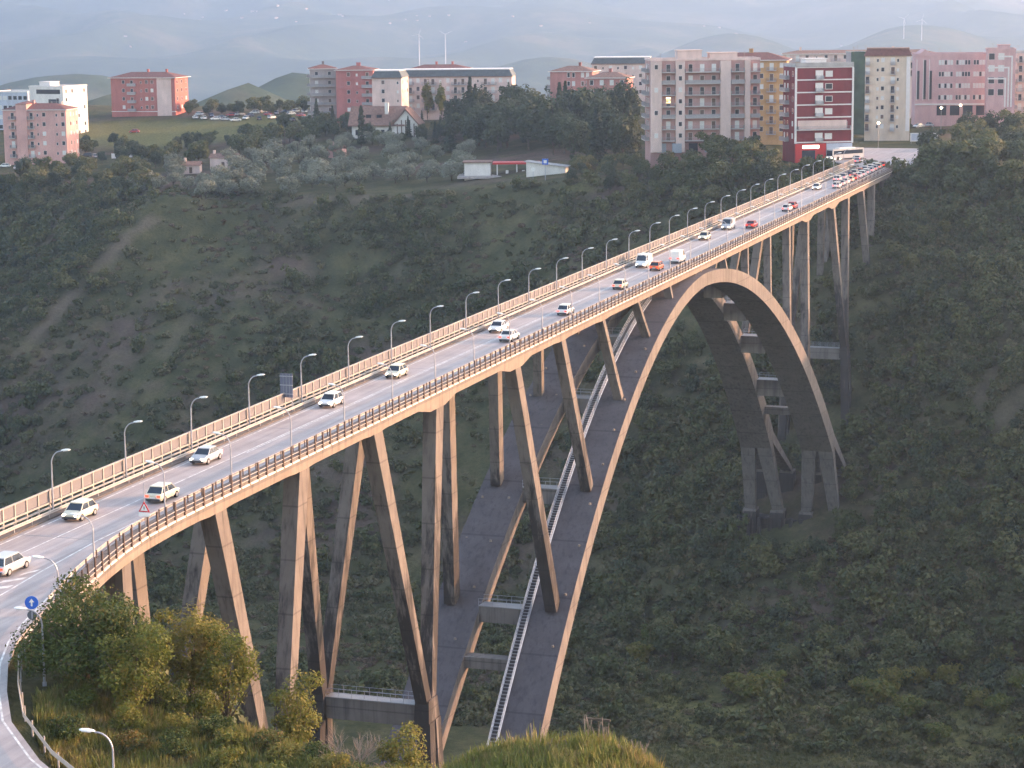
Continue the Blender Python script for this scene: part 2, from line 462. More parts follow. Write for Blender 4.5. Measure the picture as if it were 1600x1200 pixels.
HILLS = [(-718.0, 1574.0, -22.5, 130, 200, 61), (-717.0, 1361.0, -19.6, 150, 200, 62), (-831.0, 1963.0, -30.4, 150, 260, 63), (-1497.0, 4837.0, -58.6, 350, 560, 64), (-1776.0, 4952.0, -90.5, 330, 560, 65), (-1284.0, 5973.0, -81.1, 350, 700, 66), (-787.0, 5821.0, -60.0, 420, 800, 67), (-1522.0, 2690.0, -59.9, 380, 400, 68), (-895.0, 2260.0, -42.3, 180, 300, 69)]
def far_material():
    m, nt, b = new_mat('far_country')
    geo = nt.nodes.new("ShaderNodeNewGeometry"); pos = geo.outputs["Position"]
    n1 = noise(nt, pos, 0.0026, 8, 0.68); n2 = noise(nt, pos, 0.016, 8, 0.75)
    g = ramp(nt, n1.outputs[0], [(0.36, (0.03,0.05,0.028,1)), (0.52, (0.06,0.078,0.04,1)), (0.60, (0.12,0.11,0.065,1)), (0.76, (0.20,0.165,0.105,1))])
    d = ramp(nt, n2.outputs[0], [(0.3, (0.5,0.5,0.5,1)), (0.7, (1.35,1.35,1.35,1))])
    c = mixc(nt, g.outputs[0], d.outputs[0], 0.85, 'MULTIPLY')
    nt.links.new(c, b.inputs["Base Color"])
    b.inputs["Roughness"].default_value = 1; b.inputs["Specular IOR Level"].default_value = 0.0
    return m
M['far'] = far_material()
me, co = grid_mesh("far_hills", np.concatenate([np.arange(-16000,-6000,220), np.arange(-6000,-2400,70), np.arange(-2400, 900, 42), np.arange(900, 9000, 200)]),
                   np.concatenate([np.arange(700, 3200, 42), np.arange(3200, 11000, 80), np.arange(11000, 22000, 190)]), far_country)
me.materials.append(M['far'])
struct(link("far_hills", me))

# ------------------------------------------------------------------ road
def asphalt():
    m, nt, b = new_mat('worn_asphalt')
    geo = nt.nodes.new("ShaderNodeNewGeometry"); pos = geo.outputs["Position"]
    n1 = noise(nt, pos, 0.25, 5, 0.6); n2 = noise(nt, mapping(nt, pos, (1.3, 0.03, 1)), 1.0, 4, 0.6); n3 = noise(nt, pos, 14, 3, 0.6)
    c = ramp(nt, n2.outputs[0], [(0.3, (0.275,0.24,0.238,1)), (0.7, (0.42,0.37,0.365,1))])
    d = ramp(nt, n1.outputs[0], [(0.3, (0.85,0.85,0.85,1)), (0.7, (1.12,1.12,1.12,1))])
    e = ramp(nt, n3.outputs[0], [(0.3, (0.8,0.8,0.8,1)), (0.7, (1.2,1.2,1.2,1))])
    k = mixc(nt, c.outputs[0], d.outputs[0], 1.0, 'MULTIPLY'); k = mixc(nt, k, e.outputs[0], 0.6, 'MULTIPLY')
    nt.links.new(k, b.inputs["Base Color"]); b.inputs["Roughness"].default_value = 0.62
    b.inputs["Specular IOR Level"].default_value = 0.5
    bump(nt, b, n3.outputs[0], 0.2, 0.01)
    return m
M['asphalt'] = asphalt()
def kerbx(y): return float(np.interp(y, _ky, _kx))
FAR_ROAD = [(404,4.3,-4.3),(416,5.0,-4.5),(426,7.5,-5.5),(436,11,-10),(446,14,-17),(458,17,-24),(474,17,-26),(492,13,-27),(500,10,-27)]
rd = MB()
ys = [-95] + [k[0] for k in KERB[:-3]] + [2, 10] + list(range(30, 404, 22)) + [404]
ys = sorted(set(ys))
def road_edges(y):
    if y >= 10: return (-4.35, 4.35)
    r = kerbx(y) - 1.25
    l = -4.35 if y > -22 else -4.35 - 0.25*(-22-y)
    return (max(l, r-40), r)
def strip(mb, rows, z, mi=None):
    vs = []; fs = []
    for y, xl, xr in rows:
        vs += [(xl, y, z), (xr, y, z)]
    for i in range(len(rows)-1):
        fs.append((2*i, 2*i+1, 2*i+3, 2*i+2))
    mb.add(vs, fs, mi)
def sheet(mb, rows, z1, z0):
    """a slab following rows of (y, xleft, xright), with thickness"""
    vs = []; fs = []
    for y, xl, xr in rows:
        vs += [(xl, y, z1), (xr, y, z1), (xr, y, z0), (xl, y, z0)]
    n = len(rows)
    for i in range(n-1):
        a, c = 4*i, 4*i+4
        for k in range(4):
            fs.append((a+k, a+(k+1)%4, c+(k+1)%4, c+k))
    fs.append((0,1,2,3)); fs.append((4*n-4, 4*n-1, 4*n-2, 4*n-3))
    mb.add(vs, fs)
rows = [(y,)+road_edges(y) for y in ys]
sheet(rd, rows, 0.0, -0.22)
road = struct(rd.build("road", M['asphalt']))
rd = MB(); sheet(rd, [(y, l, r) for y, r, l in FAR_ROAD], 0.02, -0.3)
road_far = struct(rd.build("town_street", M['asphalt']))
def stripe(name, pts, w=0.14, z=0.006, parent=road):
    mb = MB(); vs = []; fs = []
    for i, (x, y) in enumerate(pts):
        a = Vector(pts[max(i-1,0)]); b = Vector(pts[min(i+1,len(pts)-1)])
        d = (b-a).normalized(); n = Vector((-d.y, d.x))*w/2
        vs += [(x-n.x, y-n.y, z), (x+n.x, y+n.y, z)]
    for i in range(len(pts)-1): fs.append((2*i, 2*i+1, 2*i+3, 2*i+2))
    mb.add(vs, fs); return mb.build(name, M['paint'], parent)
yl = list(range(-90, 405, 9))
stripe("edge_line", [(-3.75, y) for y in yl], 0.16)
stripe("centre_line", [(-0.45, y) for y in yl], 0.15)
stripe("centre_line", [(-0.15, y) for y in range(30, 405, 9)], 0.12)
stripe("edge_line", [(3.45, y) for y in range(0, 405, 9)] , 0.16)
stripe("edge_line", [(3.45, 0), (3.55,-8), (4.3,-19), (5.0,-26.3), (6.4,-36), (8.2,-46), (11,-60)], 0.16, 0.007)
stripe("edge_line", [(kerbx(y)-1.9, y) for y in (-70,-65,-59.6,-53.6,-47.8,-42.6,-37.6,-32.8,-28,-24.6,-19.9,-13.7,-9.7,-4.4,0)], 0.15, 0.007)
for k in range(5):   # hatched wedge between through road and slip road
    y = -19 - 2.6*k; xr = float(np.interp(-y, [8,19,26.3,36], [3.5,4.1,4.8,6.2])); w = 0.45+0.42*k
    mb = MB(); mb.add([(xr-0.2,y,0.008),(xr-0.2,y+0.9,0.008),(xr-0.2-w*1.5,y-0.7,0.008),(xr-0.2-w*1.5,y-1.6,0.008)],[(0,1,2,3)])
    mb.build("chevron_marking", M['paint'], road)
for y in (-8, 43, 84, 112, 161, 243, 320, 357):
    mb = MB(); mb.box(-4.3, 4.3, y-0.06, y+0.06, 0.003, 0.012); mb.build("expansion_joint", M['galvdark'], road)

# ------------------------------------------------------------------ the arch bridge
bridge = empty("arch_bridge", (0, YC, -96))
tag(bridge, "long concrete arch bridge with twin ribs and slanting piers across the wooded valley", "bridge")
def bpart(mb, name, mats, parent=None, smooth=False):
    o = mb.build(name, mats, None, smooth)
    p = parent or bridge
    o.parent = p
    o.matrix_parent_inverse = Matrix.Translation((0, -YC, 96)) if p is bridge else Matrix.Identity(4)
    return o
def sub_empty(name):
    e = empty(name, (0, YC, -96)); e.parent = bridge; e.matrix_parent_inverse = Matrix.Translation((0,-YC,96)); e.location = (0, YC, -96)
    return e
Y0, Y1 = -24.0, 422.0
# deck slab with walkways
def deck_right(y): return kerbx(y) if y < 60 else 5.62
dy = [-24,-19.9,-13.7,-9.7,-4.4,1.8,10] + list(range(30, 424, 28)) + [422]
mb = MB(); sheet(mb, [(y, -5.62, deck_right(y)) for y in dy], -0.23, -0.95)
bpart(mb, "deck_slab", M['concrete'])
mb = MB(); sheet(mb, [(y, -5.60, -4.38) for y in dy], 0.12, -0.228); bpart(mb, "walkway", M['concrete'])
mb = MB(); sheet(mb, [(y, deck_right(y)-1.22, deck_right(y)-0.02) for y in dy], 0.10, -0.228); bpart(mb, "walkway", M['concrete'])
# edge beams with haunches at the big piers
HAUNCH = [70.8, 100.6, 301.1, 332.0]
def beam_z(y):
    z = -1.62
    for h in HAUNCH:
        z = min(z, -1.62 - 0.75*max(0, min(1, (6.5-abs(y-h))/4.0)))
    for h in (10.8, 30.6, 50.8, 121.2, 141.9, 351.2, 371.8):
        z = min(z, -1.62 - 0.12*max(0, min(1, (3.5-abs(y-h))/2.0)))
    return z
by = sorted(set(dy + [h+d for h in HAUNCH for d in (-6.5,-2.5,2.5,6.5)] + [h+d for h in (10.8,30.6,50.8,121.2,141.9,351.2,371.8) for d in (-3.5,-1.5,1.5,3.5)]))
for sgn in (1, -1):
    mb = MB(); vs = []; fs = []
    for y in by:
        xo = (deck_right(y) if sgn > 0 else 5.62) - 0.03
        zb = beam_z(y)
        vs += [(sgn*xo, y, -0.5), (sgn*xo, y, zb), (sgn*(xo-1.5), y, zb), (sgn*(xo-1.5), y, -0.951)]
    for i in range(len(by)-1):
        a, c = 4*i, 4*i+4
        for k in range(3): fs.append((a+k, a+k+1, c+k+1, c+k))
        fs.append((a+3, a, c, c+3))
    fs.append((0,1,2,3)); fs.append(tuple(4*len(by)-4+k for k in (3,2,1,0)))
    mb.add(vs, fs); bpart(mb, "edge_beam", M['fascia'])
    mb = MB(); sheet(mb, [((y, (deck_right(y)-0.04), deck_right(y)+0.16) if sgn > 0 else (y, -5.78, -5.58)) for y in dy], -0.36, -0.52)
    bpart(mb, "cornice", M['cornice'])
for y in np.arange(-20, 420, 10.05):
    mb = MB(); mb.box(-4.1, 4.1, y-0.2, y+0.2, -1.45, -0.952); bpart(mb, "cross_beam", M['concrete'])

# arch ribs
def rib_xo(t): return 6.69 + 0.000034*t*t + 0.02975*abs(t)
def rib_z(t): return -1.85 - 0.004165*t*t
def rib_xi(t): return rib_xo(t) - 5.65 - 1.15*abs(t)/100
def rib_section(t, s):
    sl = -2*0.004165*t; n = Vector((0, -sl, 1)).normalized(); th = 2.25 + (1.9 if t > 0 else 0.7)*min(1, abs(t)/110)**1.3
    xo = rib_xo(t)*s; xi = (rib_xi(t))*s
    top = Vector((0, YC+t, rib_z(t))); bot = top - n*th
    return [(xi, top.y, top.z), (xo, top.y, top.z), (xo, bot.y, bot.z), (xi, bot.y, bot.z)]
TE = 108.5; TN = 114.0
for s in (1, -1):
    mb = MB(); ts = np.linspace(-TN, TE, 61)
    vs = []
    for t in ts: vs += rib_section(float(t), s)
    n = len(ts); fs = []; mi = []
    for i in range(n-1):
        a, c = 4*i, 4*i+4
        for k in range(4):
            fs.append((a+k, a+(k+1)%4, c+(k+1)%4, c+k)); mi.append(1 if k == 0 else 0)
    fs += [(0,1,2,3), (4*n-1,4*n-2,4*n-3,4*n-4)]; mi += [0, 0]
    mb.v = vs; mb.f = fs; mb.m = mi
    rib = bpart(mb, "arch_rib", [M['concrete'], M['ribtop']])
    # each end splits into four legs
    for e in (-1, 1):
        te = TE if e > 0 else TN; sec = rib_section(e*te, s)
        ti, to, bo, bi = [Vector(q) for q in sec]
        mi_, mo_ = (bi+ti)/2, (bo+to)/2
        def leg(p4, q4):
            l = MB(); l.hexa(p4, q4); return bpart(l, "rib_leg", M['concrete'])
        tdir = e
        for (xc_, wd) in ((3.3, 2.3), (9.6, 2.3)):
            inner = xc_ < 6
            x_a = (rib_xi(te) if inner else rib_xo(te)-3.2); x_b = x_a + 3.2
            # leg under the soffit
            yb, zb = YC + tdir*(113.5 if e > 0 else 119), -69.5 if e > 0 else -74
            top = [(x_a*s, bi.y, bi.z), (x_b*s, bo.y, bo.z), (x_b*s, mo_.y+tdir*0.3, mo_.z), (x_a*s, mi_.y+tdir*0.3, mi_.z)]
            bot = [((xc_-wd/2)*s, yb-tdir*1.0, zb), ((xc_+wd/2)*s, yb-tdir*1.0, zb), ((xc_+wd/2)*s, yb+tdir*1.0, zb), ((xc_-wd/2)*s, yb+tdir*1.0, zb)]
            leg(bot, top)
            # leg that carries on along the arch line
            yb2, zb2 = YC + tdir*(124.0 if e > 0 else 129), -62.5 if e > 0 else -68
            top = [(x_a*s, mi_.y, mi_.z-0.2), (x_b*s, mo_.y, mo_.z-0.2), (x_b*s, to.y+tdir*0.3, to.z), (x_a*s, ti.y+tdir*0.3, ti.z)]
            bot = [((xc_-wd/2)*s, yb2-tdir*1.0, zb2), ((xc_+wd/2)*s, yb2-tdir*1.0, zb2), ((xc_+wd/2)*s, yb2+tdir*1.2, zb2), ((xc_-wd/2)*s, yb2+tdir*1.2, zb2)]
            leg(bot, top)
            for (yy, zz) in ((yb, zb), (yb2, zb2)):
                l = MB(); l.box(xc_*s-1.5, xc_*s+1.5, yy-1.7, yy+1.7, zz-0.35, zz+0.1); bpart(l, "bearing_cap", M['concrete'])
                l = MB(); l.hexa([(xc_*s-2.0,yy-2.2,zz-16),(xc_*s+2.0,yy-2.2,zz-16),(xc_*s+2.0,yy+2.2,zz-16),(xc_*s-2.0,yy+2.2,zz-16)],
                                 [(xc_*s-1.6,yy-1.8,zz-0.352),(xc_*s+1.6,yy-1.8,zz-0.352),(xc_*s+1.6,yy+1.8,zz-0.352),(xc_*s-1.6,yy+1.8,zz-0.352)])
                bpart(l, "footing", M['pier'])
l = MB(); l.box(-12.2, 12.2, YC+112.2, YC+117.5, -84, -71.4); bpart(l, "base_wall", M['pier'])
for x in np.arange(-12, 12.1, 2.4):
    l = MB(); l.box(float(x)-.35, float(x)+.35, YC+111.0, YC+112.3, -84, -70.9); bpart(l, "base_fin", M['pier'])
mb = MB()   # crown block joining the ribs
for i, (t0, t1) in enumerate(((-13, 0), (0, 13))):
    a, c = rib_section(t0, 1), rib_section(t1, 1)
    xi0, xi1 = rib_xi(t0)+0.05, rib_xi(t1)+0.05
    mb.add([(-xi0,a[0][1],a[0][2]-.02),(xi0,a[0][1],a[0][2]-.02),(xi0,a[3][1],a[3][2]+.02),(-xi0,a[3][1],a[3][2]+.02),
            (-xi1,c[0][1],c[0][2]-.02),(xi1,c[0][1],c[0][2]-.02),(xi1,c[3][1],c[3][2]+.02),(-xi1,c[3][1],c[3][2]+.02)],
           [(0,1,5,4),(3,7,6,2)] + ([(0,3,2,1)] if i == 0 else [(4,5,6,7)]))
bpart(mb, "crown_block", M['concrete'])

# piers: straight slabs from the deck edge beams down to ribs or ground
def pier(x_top, y_top, z_top, x_bot, y_bot, z_bot, wx, wy, wx2=None, wy2=None, name="pier"):
    """x are the outer faces; the slab extends wx towards the bridge axis"""
    wx2 = wx2 or wx; wy2 = wy2 or wy
    s = 1 if x_top > 0 else -1
    l = MB()
    l.hexa([(x_bot-s*wx2, y_bot-wy2/2, z_bot), (x_bot, y_bot-wy2/2, z_bot), (x_bot, y_bot+wy2/2, z_bot), (x_bot-s*wx2, y_bot+wy2/2, z_bot)],
           [(x_top-s*wx, y_top-wy/2, z_top), (x_top, y_top-wy/2, z_top), (x_top, y_top+wy/2, z_top), (x_top-s*wx, y_top+wy/2, z_top)])
    return bpart(l, name, M['pier'])
XT = 5.44
RIBPIERS = [(100.6,1.6,2.2),(121.2,1.45,1.9),(141.9,1.35,1.3),(161.8,1.3,1.0),(182.0,1.25,0.9),(222.2,1.25,0.9),(241.6,1.3,1.0),(262.2,1.35,1.2),(281.3,1.45,1.5),(301.1,1.6,2.0)]
for (y, wx, wy) in RIBPIERS:
    t = y - YC
    tb = t*0.905 if abs(t) > 30 else t
    xb = rib_xo(tb) - 1.15 - 0.4*min(1, abs(t)/100)
    for s in (1, -1):
        pier(XT*s, y+wy/2, beam_z(y)+0.25, xb*s, YC+tb, rib_z(tb)-0.3, wx, wy)
for y in (200.4, 204.2):
    for s in (1, -1): pier(XT*s, y, -1.5, (XT+0.1)*s, y, -2.4, 1.2, 0.7, name="crown_bearing")
# the fans beyond the arch: pairs of legs that meet in a node
NX, NZ = 7.35, -35.7
def fan(ya, yb, yn, zn, xn, wx, wy, base=None, split=3.2):
    for s in (1, -1):
        pier(XT*s, ya+wy/2, beam_z(ya)+0.25, xn*s, yn-0.75, zn, wx, wy, 1.5, 1.5)
        pier(XT*s, yb+wy/2, beam_z(yb)+0.25, xn*s, yn+0.75, zn, wx, wy, 1.5, 1.5)
        if base is not None:
            l = MB(); l.hexa([(s*(xn-1.6),yn-1.9,zn-2.4),(s*(xn+0.3),yn-1.9,zn-2.4),(s*(xn+0.3),yn+1.9,zn-2.4),(s*(xn-1.6),yn+1.9,zn-2.4)],
                             [(s*(xn-1.55),yn-1.45,zn+0.4),(s*(xn+0.15),yn-1.45,zn+0.4),(s*(xn+0.15),yn+1.45,zn+0.4),(s*(xn-1.55),yn+1.45,zn+0.4)])
            bpart(l, "pier_node", M['pier'])
            pier((xn+0.4)*s, yn-1.0, zn-2.2, (xn+1.6)*s, yn-split, base, 1.7, 1.6, 1.8, 1.8, "pier_leg")
            pier((xn+0.4)*s, yn+1.0, zn-2.2, (xn+1.6)*s, yn+split, base, 1.7, 1.6, 1.8, 1.8, "pier_leg")
fan(50.8, 70.8, 62.4, NZ, NX, 1.7, 2.5, -78)
fan(332.0, 351.2, 342.2, NZ, NX, 1.6, 2.3, -74)
fan(10.8, 30.6, 20.5, -34, 7.2, 1.75, 2.4)
fan(371.8, 388.5, 380.0, -28, 7.0, 1.6, 2.2)
for (y, zb, wy) in ((-9.0, -18, 1.6), (-23.6, -16, 1.4), (408.4, -14, 2.2)):
    xr = max(XT, deck_right(y)-0.15)
    pier(xr, y, -1.4, xr+0.3, y, zb, 1.7, wy)
    pier(-XT, y, -1.4, -XT-0.3, y, zb, 1.7, wy)
mb = MB(); mb.box(-6.2, 6.2, 419.5, 426, -12, -0.96); bpart(mb, "abutment", M['pier'])
mb = MB(); mb.hexa([(-6.5,-32,-10),(12,-32,-10),(11,-27,-10),(-6.5,-27,-10)], [(-6.0,-32,-0.96),(11.2,-32,-0.96),(10.3,-27,-0.96),(-6.0,-27,-0.96)]); bpart(mb, "abutment", M['pier'])
# service walkways across
def railing(mb, a, b, h=1.0, step=1.6):
    a = Vector(a); b = Vector(b); n = max(1, int((b-a).length/step))
    for k in range(n+1):
        p = a.lerp(b, k/n); mb.tube([p, p+Vector((0,0,h))], 0.03, 4)
    for q in (0.5, 1.0):
        mb.tube([a+Vector((0,0,h*q)), b+Vector((0,0,h*q))], 0.028, 4)
def cross_walk(y, z, xa, xb, depth, d2, name="service_walkway"):
    l = MB(); l.box(xa, xb, y-d2/2, y+d2/2, z-depth, z); o = bpart(l, "tie_beam", M['concrete'])
    l = MB(); l.box(xa, xb, y-d2/2-0.1, y+d2/2+0.1, z+0.004, z+0.12); bpart(l, name, M['galvdark'])
    l = MB(); railing(l, (xa, y-d2/2, z+0.12), (xb, y-d2/2, z+0.12)); railing(l, (xa, y+d2/2, z+0.12), (xb, y+d2/2, z+0.12)); bpart(l, "handrail", M['galv'])
for yn in (62.4, 342.2): cross_walk(yn, NZ-0.4, -NX+1.6, NX-1.6, 2.6, 1.6)
for (y, wx, wy) in RIBPIERS:
    t = y - YC
    if abs(t) < 35: continue
    tb = t*0.905
    xi = rib_xi(tb)
    cross_walk(YC+tb, rib_z(tb)-0.25, -xi-0.05, xi+0.05, 3.4 if t > 0 else 2.2, 3.0 if t > 0 else 2.2)
    l = MB(); tb2 = tb - 9*np.sign(t); xi2 = rib_xi(tb2)   # diaphragm lower in the rib gap
for tt in (-98, 98):
    xi = rib_xi(tt); l = MB(); l.box(-xi-0.05, xi+0.05, YC+tt-1, YC+tt+1, rib_z(tt)-2.6, rib_z(tt)-1.0); bpart(l, "tie_beam", M['concrete'])
# stair with handrails up the inner side of the right rib
l = MB(); st = MB(); tsx = np.linspace(-113, -22, 46)
for off in (0.25, 1.35):
    for h in (0.15, 0.62, 1.05):
        pts = [(rib_xi(t)+off, YC+t, rib_z(t)+h) for t in tsx]
        l.tube(pts, 0.04 if h > 0.2 else 0.09, 4)
for t in np.linspace(-113, -22, 220):
    x = rib_xi(t); st.box(x+0.28, x+1.32, YC+t-0.15, YC+t+0.15, rib_z(t)+0.12, rib_z(t)+0.2)
for k, t in enumerate(np.linspace(-113, -22, 70)):
    for off in (0.25, 1.35):
        x = rib_xi(t)+off; l.tube([(x, YC+t, rib_z(t)), (x, YC+t, rib_z(t)+1.05)], 0.035, 4)
stair = bpart(l, "service_stair", M['galv'])
o = st.build("step", M['galvdark'], stair); o["kind"] = "stuff"; o.matrix_parent_inverse = Matrix.Identity(4)
# mooring eyes and small bosses left on the rib tops
boss = MB(); boss.tube([(0,0,-0.05),(0,0,0.22)], [0.22,0.17], 8)
bossm = boss.mesh("anchor_boss", M['fascia'])
for s in (1, -1):
    for t in np.arange(-97, -40, 7.0):
        for off in (1.0, 4.9):
            if s > 0 and off > 4: continue
            o = link("anchor_boss", bossm, bridge); o.matrix_parent_inverse = Matrix.Translation((0,-YC,96))
            o.location = (s*(rib_xo(t)-off), YC+t+rnd.uniform(-.6,.6), rib_z(t)+0.03)
# parapets: posts, rails, mesh screens
def at_bridge(o, p=None):
    o.parent = p or bridge
    o.matrix_parent_inverse = Matrix.Translation((0,-YC,96)) if (p or bridge) is bridge else Matrix.Identity(4)
def para_group(name):
    e = empty(name, (0,0,0)); e.parent = bridge; e.matrix_parent_inverse = Matrix.Translation((0,-YC,96)); return e
pL = para_group("parapet"); pR = para_group("parapet")
pm = MB(); pm.box(-0.07,0.07,-0.09,0.09,-0.6,2.2); pmL = pm.mesh("post", M['postlight'])
pm = MB(); pm.box(-0.07,0.07,-0.10,0.10,-0.5,1.30); pm.box(-0.11,0.11,-0.13,0.13,-0.5,-0.38); pmR = pm.mesh("post", M['postdark'])
pm = MB(); pm.box(-0.012,0.012,-0.9,0.9,1.08,2.12); scr = pm.mesh("mesh_screen", M['mesh'])
ysP = np.arange(-46, 424, 2.0)
for y in ysP:
    o = link("post", pmL, pL); o.location = (-5.66, float(y), 0)
    o = link("mesh_screen", scr, pL); o.location = (-5.70, float(y)+1.0, 0)
for z, hh, ww in ((2.17,.05,.05),(0.98,.07,.045),(0.55,.07,.045)):
    l = MB(); l.box(-5.66-ww-0.03, -5.66+ww-0.03+0.09, -46, 424, z-hh/1.0, z+hh); o = l.build("rail", M['postlight'], pL)
yr = []; y = 422.0
while y > -62:
    yr.append(y); y -= 2.0 if y > -30 else 1.6
for y in yr:
    if y < -30: continue
    o = link("post", pmR, pR); o.location = (deck_right(y)+0.07, y, 0)
    sl_ = (kerbx(y-1)-kerbx(y+1))/2 if y < 20 else 0; o.rotation_euler = (0, 0, math.atan(sl_))
for z in (0.02, 0.42, 1.24):
    l = MB(); l.tube([(deck_right(y)+0.05, y, z) for y in sorted(dy + [-29.5])], 0.045 if z < 1 else 0.022, 5); l.build("rail", M['postlight'] if z < 1 else M['postdark'], pR)
# guard rails
def guardrail(name, pts, label, zb=0.0):
    g = MB(); n = len(pts)
    prof = [(-.03,.42),(.03,.48),(-.03,.57),(.03,.66),(-.03,.74),(-.06,.74),(-.06,.42)]
    vs = []; fs = []
    for (x, y) in pts:
        for (a, z) in prof: vs.append((x+a, y, z+zb))
    k = len(prof)
    for i in range(n-1):
        for j in range(k): fs.append((i*k+j, i*k+(j+1)%k, (i+1)*k+(j+1)%k, (i+1)*k+j))
    g.add(vs, fs)
    o = g.build(name, M['postlight'], None)
    return o
g1 = guardrail("guard_rail", [(-4.5, y) for y in np.arange(-46, 412, 6.0)], "")
tag(g1, "cream steel guard rail between carriageway and walkway on the parapet-screen side", "guard rail")
pm = MB(); pm.box(-0.04,0.04,-0.05,0.05,-0.3,0.75); gpm = pm.mesh("rail_post", M['galvdark'])
pm = MB(); pm.box(-0.04,0.04,-0.05,0.05,-0.3,0.70); gpm2 = pm.mesh("rail_post", M['postdark'])
for y in np.arange(-44, 410, 3.0):
    o = link("rail_post", gpm, g1); o.location = (-4.6, float(y), 0.1)
pts = [(deck_right(y)-1.15, y) for y in (-28,-24,-19.9,-13.7,-9.7,-4.4,1.8,10)] + [(4.47, float(y)) for y in np.arange(18, 412, 8)]
g2 = guardrail("guard_rail", pts, "")
tag(g2, "guard rail between carriageway and walkway beside the dark parapet posts", "guard rail")
for y in np.arange(-26, 410, 3.0):
    o = link("rail_post", gpm2, g2); o.location = (deck_right(float(y))-1.07, float(y), 0.1)
g3 = guardrail("guard_rail", [(kerbx(y)-0.35, y) for y in (-92,-84,-78,-74,-70,-65,-62,-59.6,-56,-53.6,-50,-47.8,-45,-42.6,-40,-37.6,-35,-32.8,-30)], "")
tag(g3, "curved pale guard rail along the slip road beneath the leaning tree", "guard rail")
for y in np.arange(-90, -30, 2.5):
    o = link("rail_post", gpm, g3); o.location = (kerbx(float(y))-0.2, float(y), 0.0)

# ------------------------------------------------------------------ plants
M['leaf_oak'] = leafmat('oak_leaves', [(0.036,0.050,0.021), (0.062,0.080,0.029), (0.096,0.108,0.041), (0.15,0.14,0.056)])
M['leaf_dark'] = leafmat('dark_evergreen', [(0.017,0.029,0.016), (0.030,0.046,0.022), (0.052,0.069,0.031), (0.074,0.088,0.042)], 0.12)
M['leaf_olive'] = leafmat('olive_leaves', [(0.10,0.12,0.085), (0.15,0.165,0.12), (0.20,0.21,0.16), (0.25,0.26,0.20)])
M['leaf_yellow'] = leafmat('autumn_leaves', [(0.055,0.082,0.018), (0.095,0.125,0.026), (0.15,0.16,0.036), (0.22,0.185,0.05)], 0.4)
M['leaf_near'] = leafmat('near_tree_leaves', [(0.028,0.052,0.016), (0.050,0.080,0.022), (0.088,0.11,0.030), (0.19,0.125,0.04)], 0.35)
M['leaf_scrub'] = leafmat('scrub_leaves', [(0.046,0.056,0.026), (0.076,0.086,0.037), (0.11,0.112,0.051), (0.175,0.145,0.075)])
M['leaf_brown'] = leafmat('dry_scrub', [(0.062,0.046,0.034), (0.10,0.07,0.05), (0.155,0.105,0.075), (0.20,0.145,0.095)])
M['leaf_grass'] = leafmat('meadow_grass', [(0.09,0.125,0.03), (0.14,0.165,0.042), (0.20,0.19,0.06), (0.32,0.24,0.11)], 0.35)
M['leaf_floor'] = leafmat('floor_grass', [(0.05,0.066,0.026), (0.075,0.09,0.034), (0.105,0.11,0.045), (0.14,0.125,0.06)], .3)
M['bark'] = plain('bark', (0.09,0.07,0.055), 0.9, var=0.3, scale=3)
M['twig'] = plain('bare_twig', (0.26,0.20,0.17), 0.8, var=0.2, scale=4)

def raw_mesh(name, co, faces4, mat):
    me = bpy.data.meshes.new(name)
    me.vertices.add(len(co)); me.vertices.foreach_set("co", co.astype(np.float32).ravel())
    k = faces4.shape[1]
    me.loops.add(faces4.size); me.loops.foreach_set("vertex_index", faces4.ravel().astype(np.int32))
    me.polygons.add(len(faces4)); me.polygons.foreach_set("loop_start", np.arange(0, faces4.size, k, dtype=np.int32))
    me.update(calc_edges=True)
    me.materials.append(mat)
    return me
def leaves(centres, normals, size, rs, aspect=0.6):
    n = len(centres)
    nrm = normals/np.maximum(1e-6, np.linalg.norm(normals, axis=1))[:, None]
    up = rs.normal(size=(n,3)); a = np.cross(nrm, up); a /= np.maximum(1e-6, np.linalg.norm(a, axis=1))[:, None]
    b = np.cross(nrm, a)
    s = size*rs.uniform(0.6, 1.35, (n,1))
    bend = nrm*s*0.25
    v = np.stack([centres - a*s, centres - b*s*aspect + bend, centres + a*s, centres + b*s*aspect - bend*0.4], 1).reshape(-1, 3)
    f = np.arange(4*n).reshape(n, 4)
    return v, f
def crown_cloud(blobs, n, size, seed, aspect=0.6, fill=0.45):
    """leaves through the volume of several lobes, thicker near their skins"""
    rs = np.random.RandomState(seed)
    vol = np.array([b[3]*b[4]*b[5] for b in blobs])**0.72; vol /= vol.sum()
    pick = rs.choice(len(blobs), n, p=vol)
    B = np.array(blobs)[pick]
    d = rs.normal(size=(n,3)); d /= np.linalg.norm(d, axis=1)[:, None]
    r = rs.uniform(fill, 1.0, n)**0.6
    r *= 1 + 0.16*np.sin(d[:,0]*7+B[:,0]*3)*np.cos(d[:,2]*6+B[:,1]*2)
    pts = B[:, :3] + d*B[:, 3:6]*r[:, None]
    nr = d + rs.normal(size=(n,3))*0.55 + np.array([0,0,0.35])
    return leaves(pts, nr, size, rs, aspect)
def lobes(h, r, base, k, seed, flat=0.85):
    rs = np.random.RandomState(seed); out = []
    zc = base + (h-base)*0.5
    out.append((0,0,zc, r*0.66, r*0.66, (h-base)*0.46))
    for i in range(k):
        th = 2*math.pi*(i+rs.uniform(-.3,.3))/k; q = rs.uniform(0.4, 0.72)*r
        z = base + (h-base)*rs.uniform(0.18, 0.86)
        rr_ = r*rs.uniform(0.28, 0.48)*(1.0 if z < zc else 0.85)
        out.append((q*math.cos(th), q*math.sin(th), z, rr_, rr_, rr_*flat))
    return out
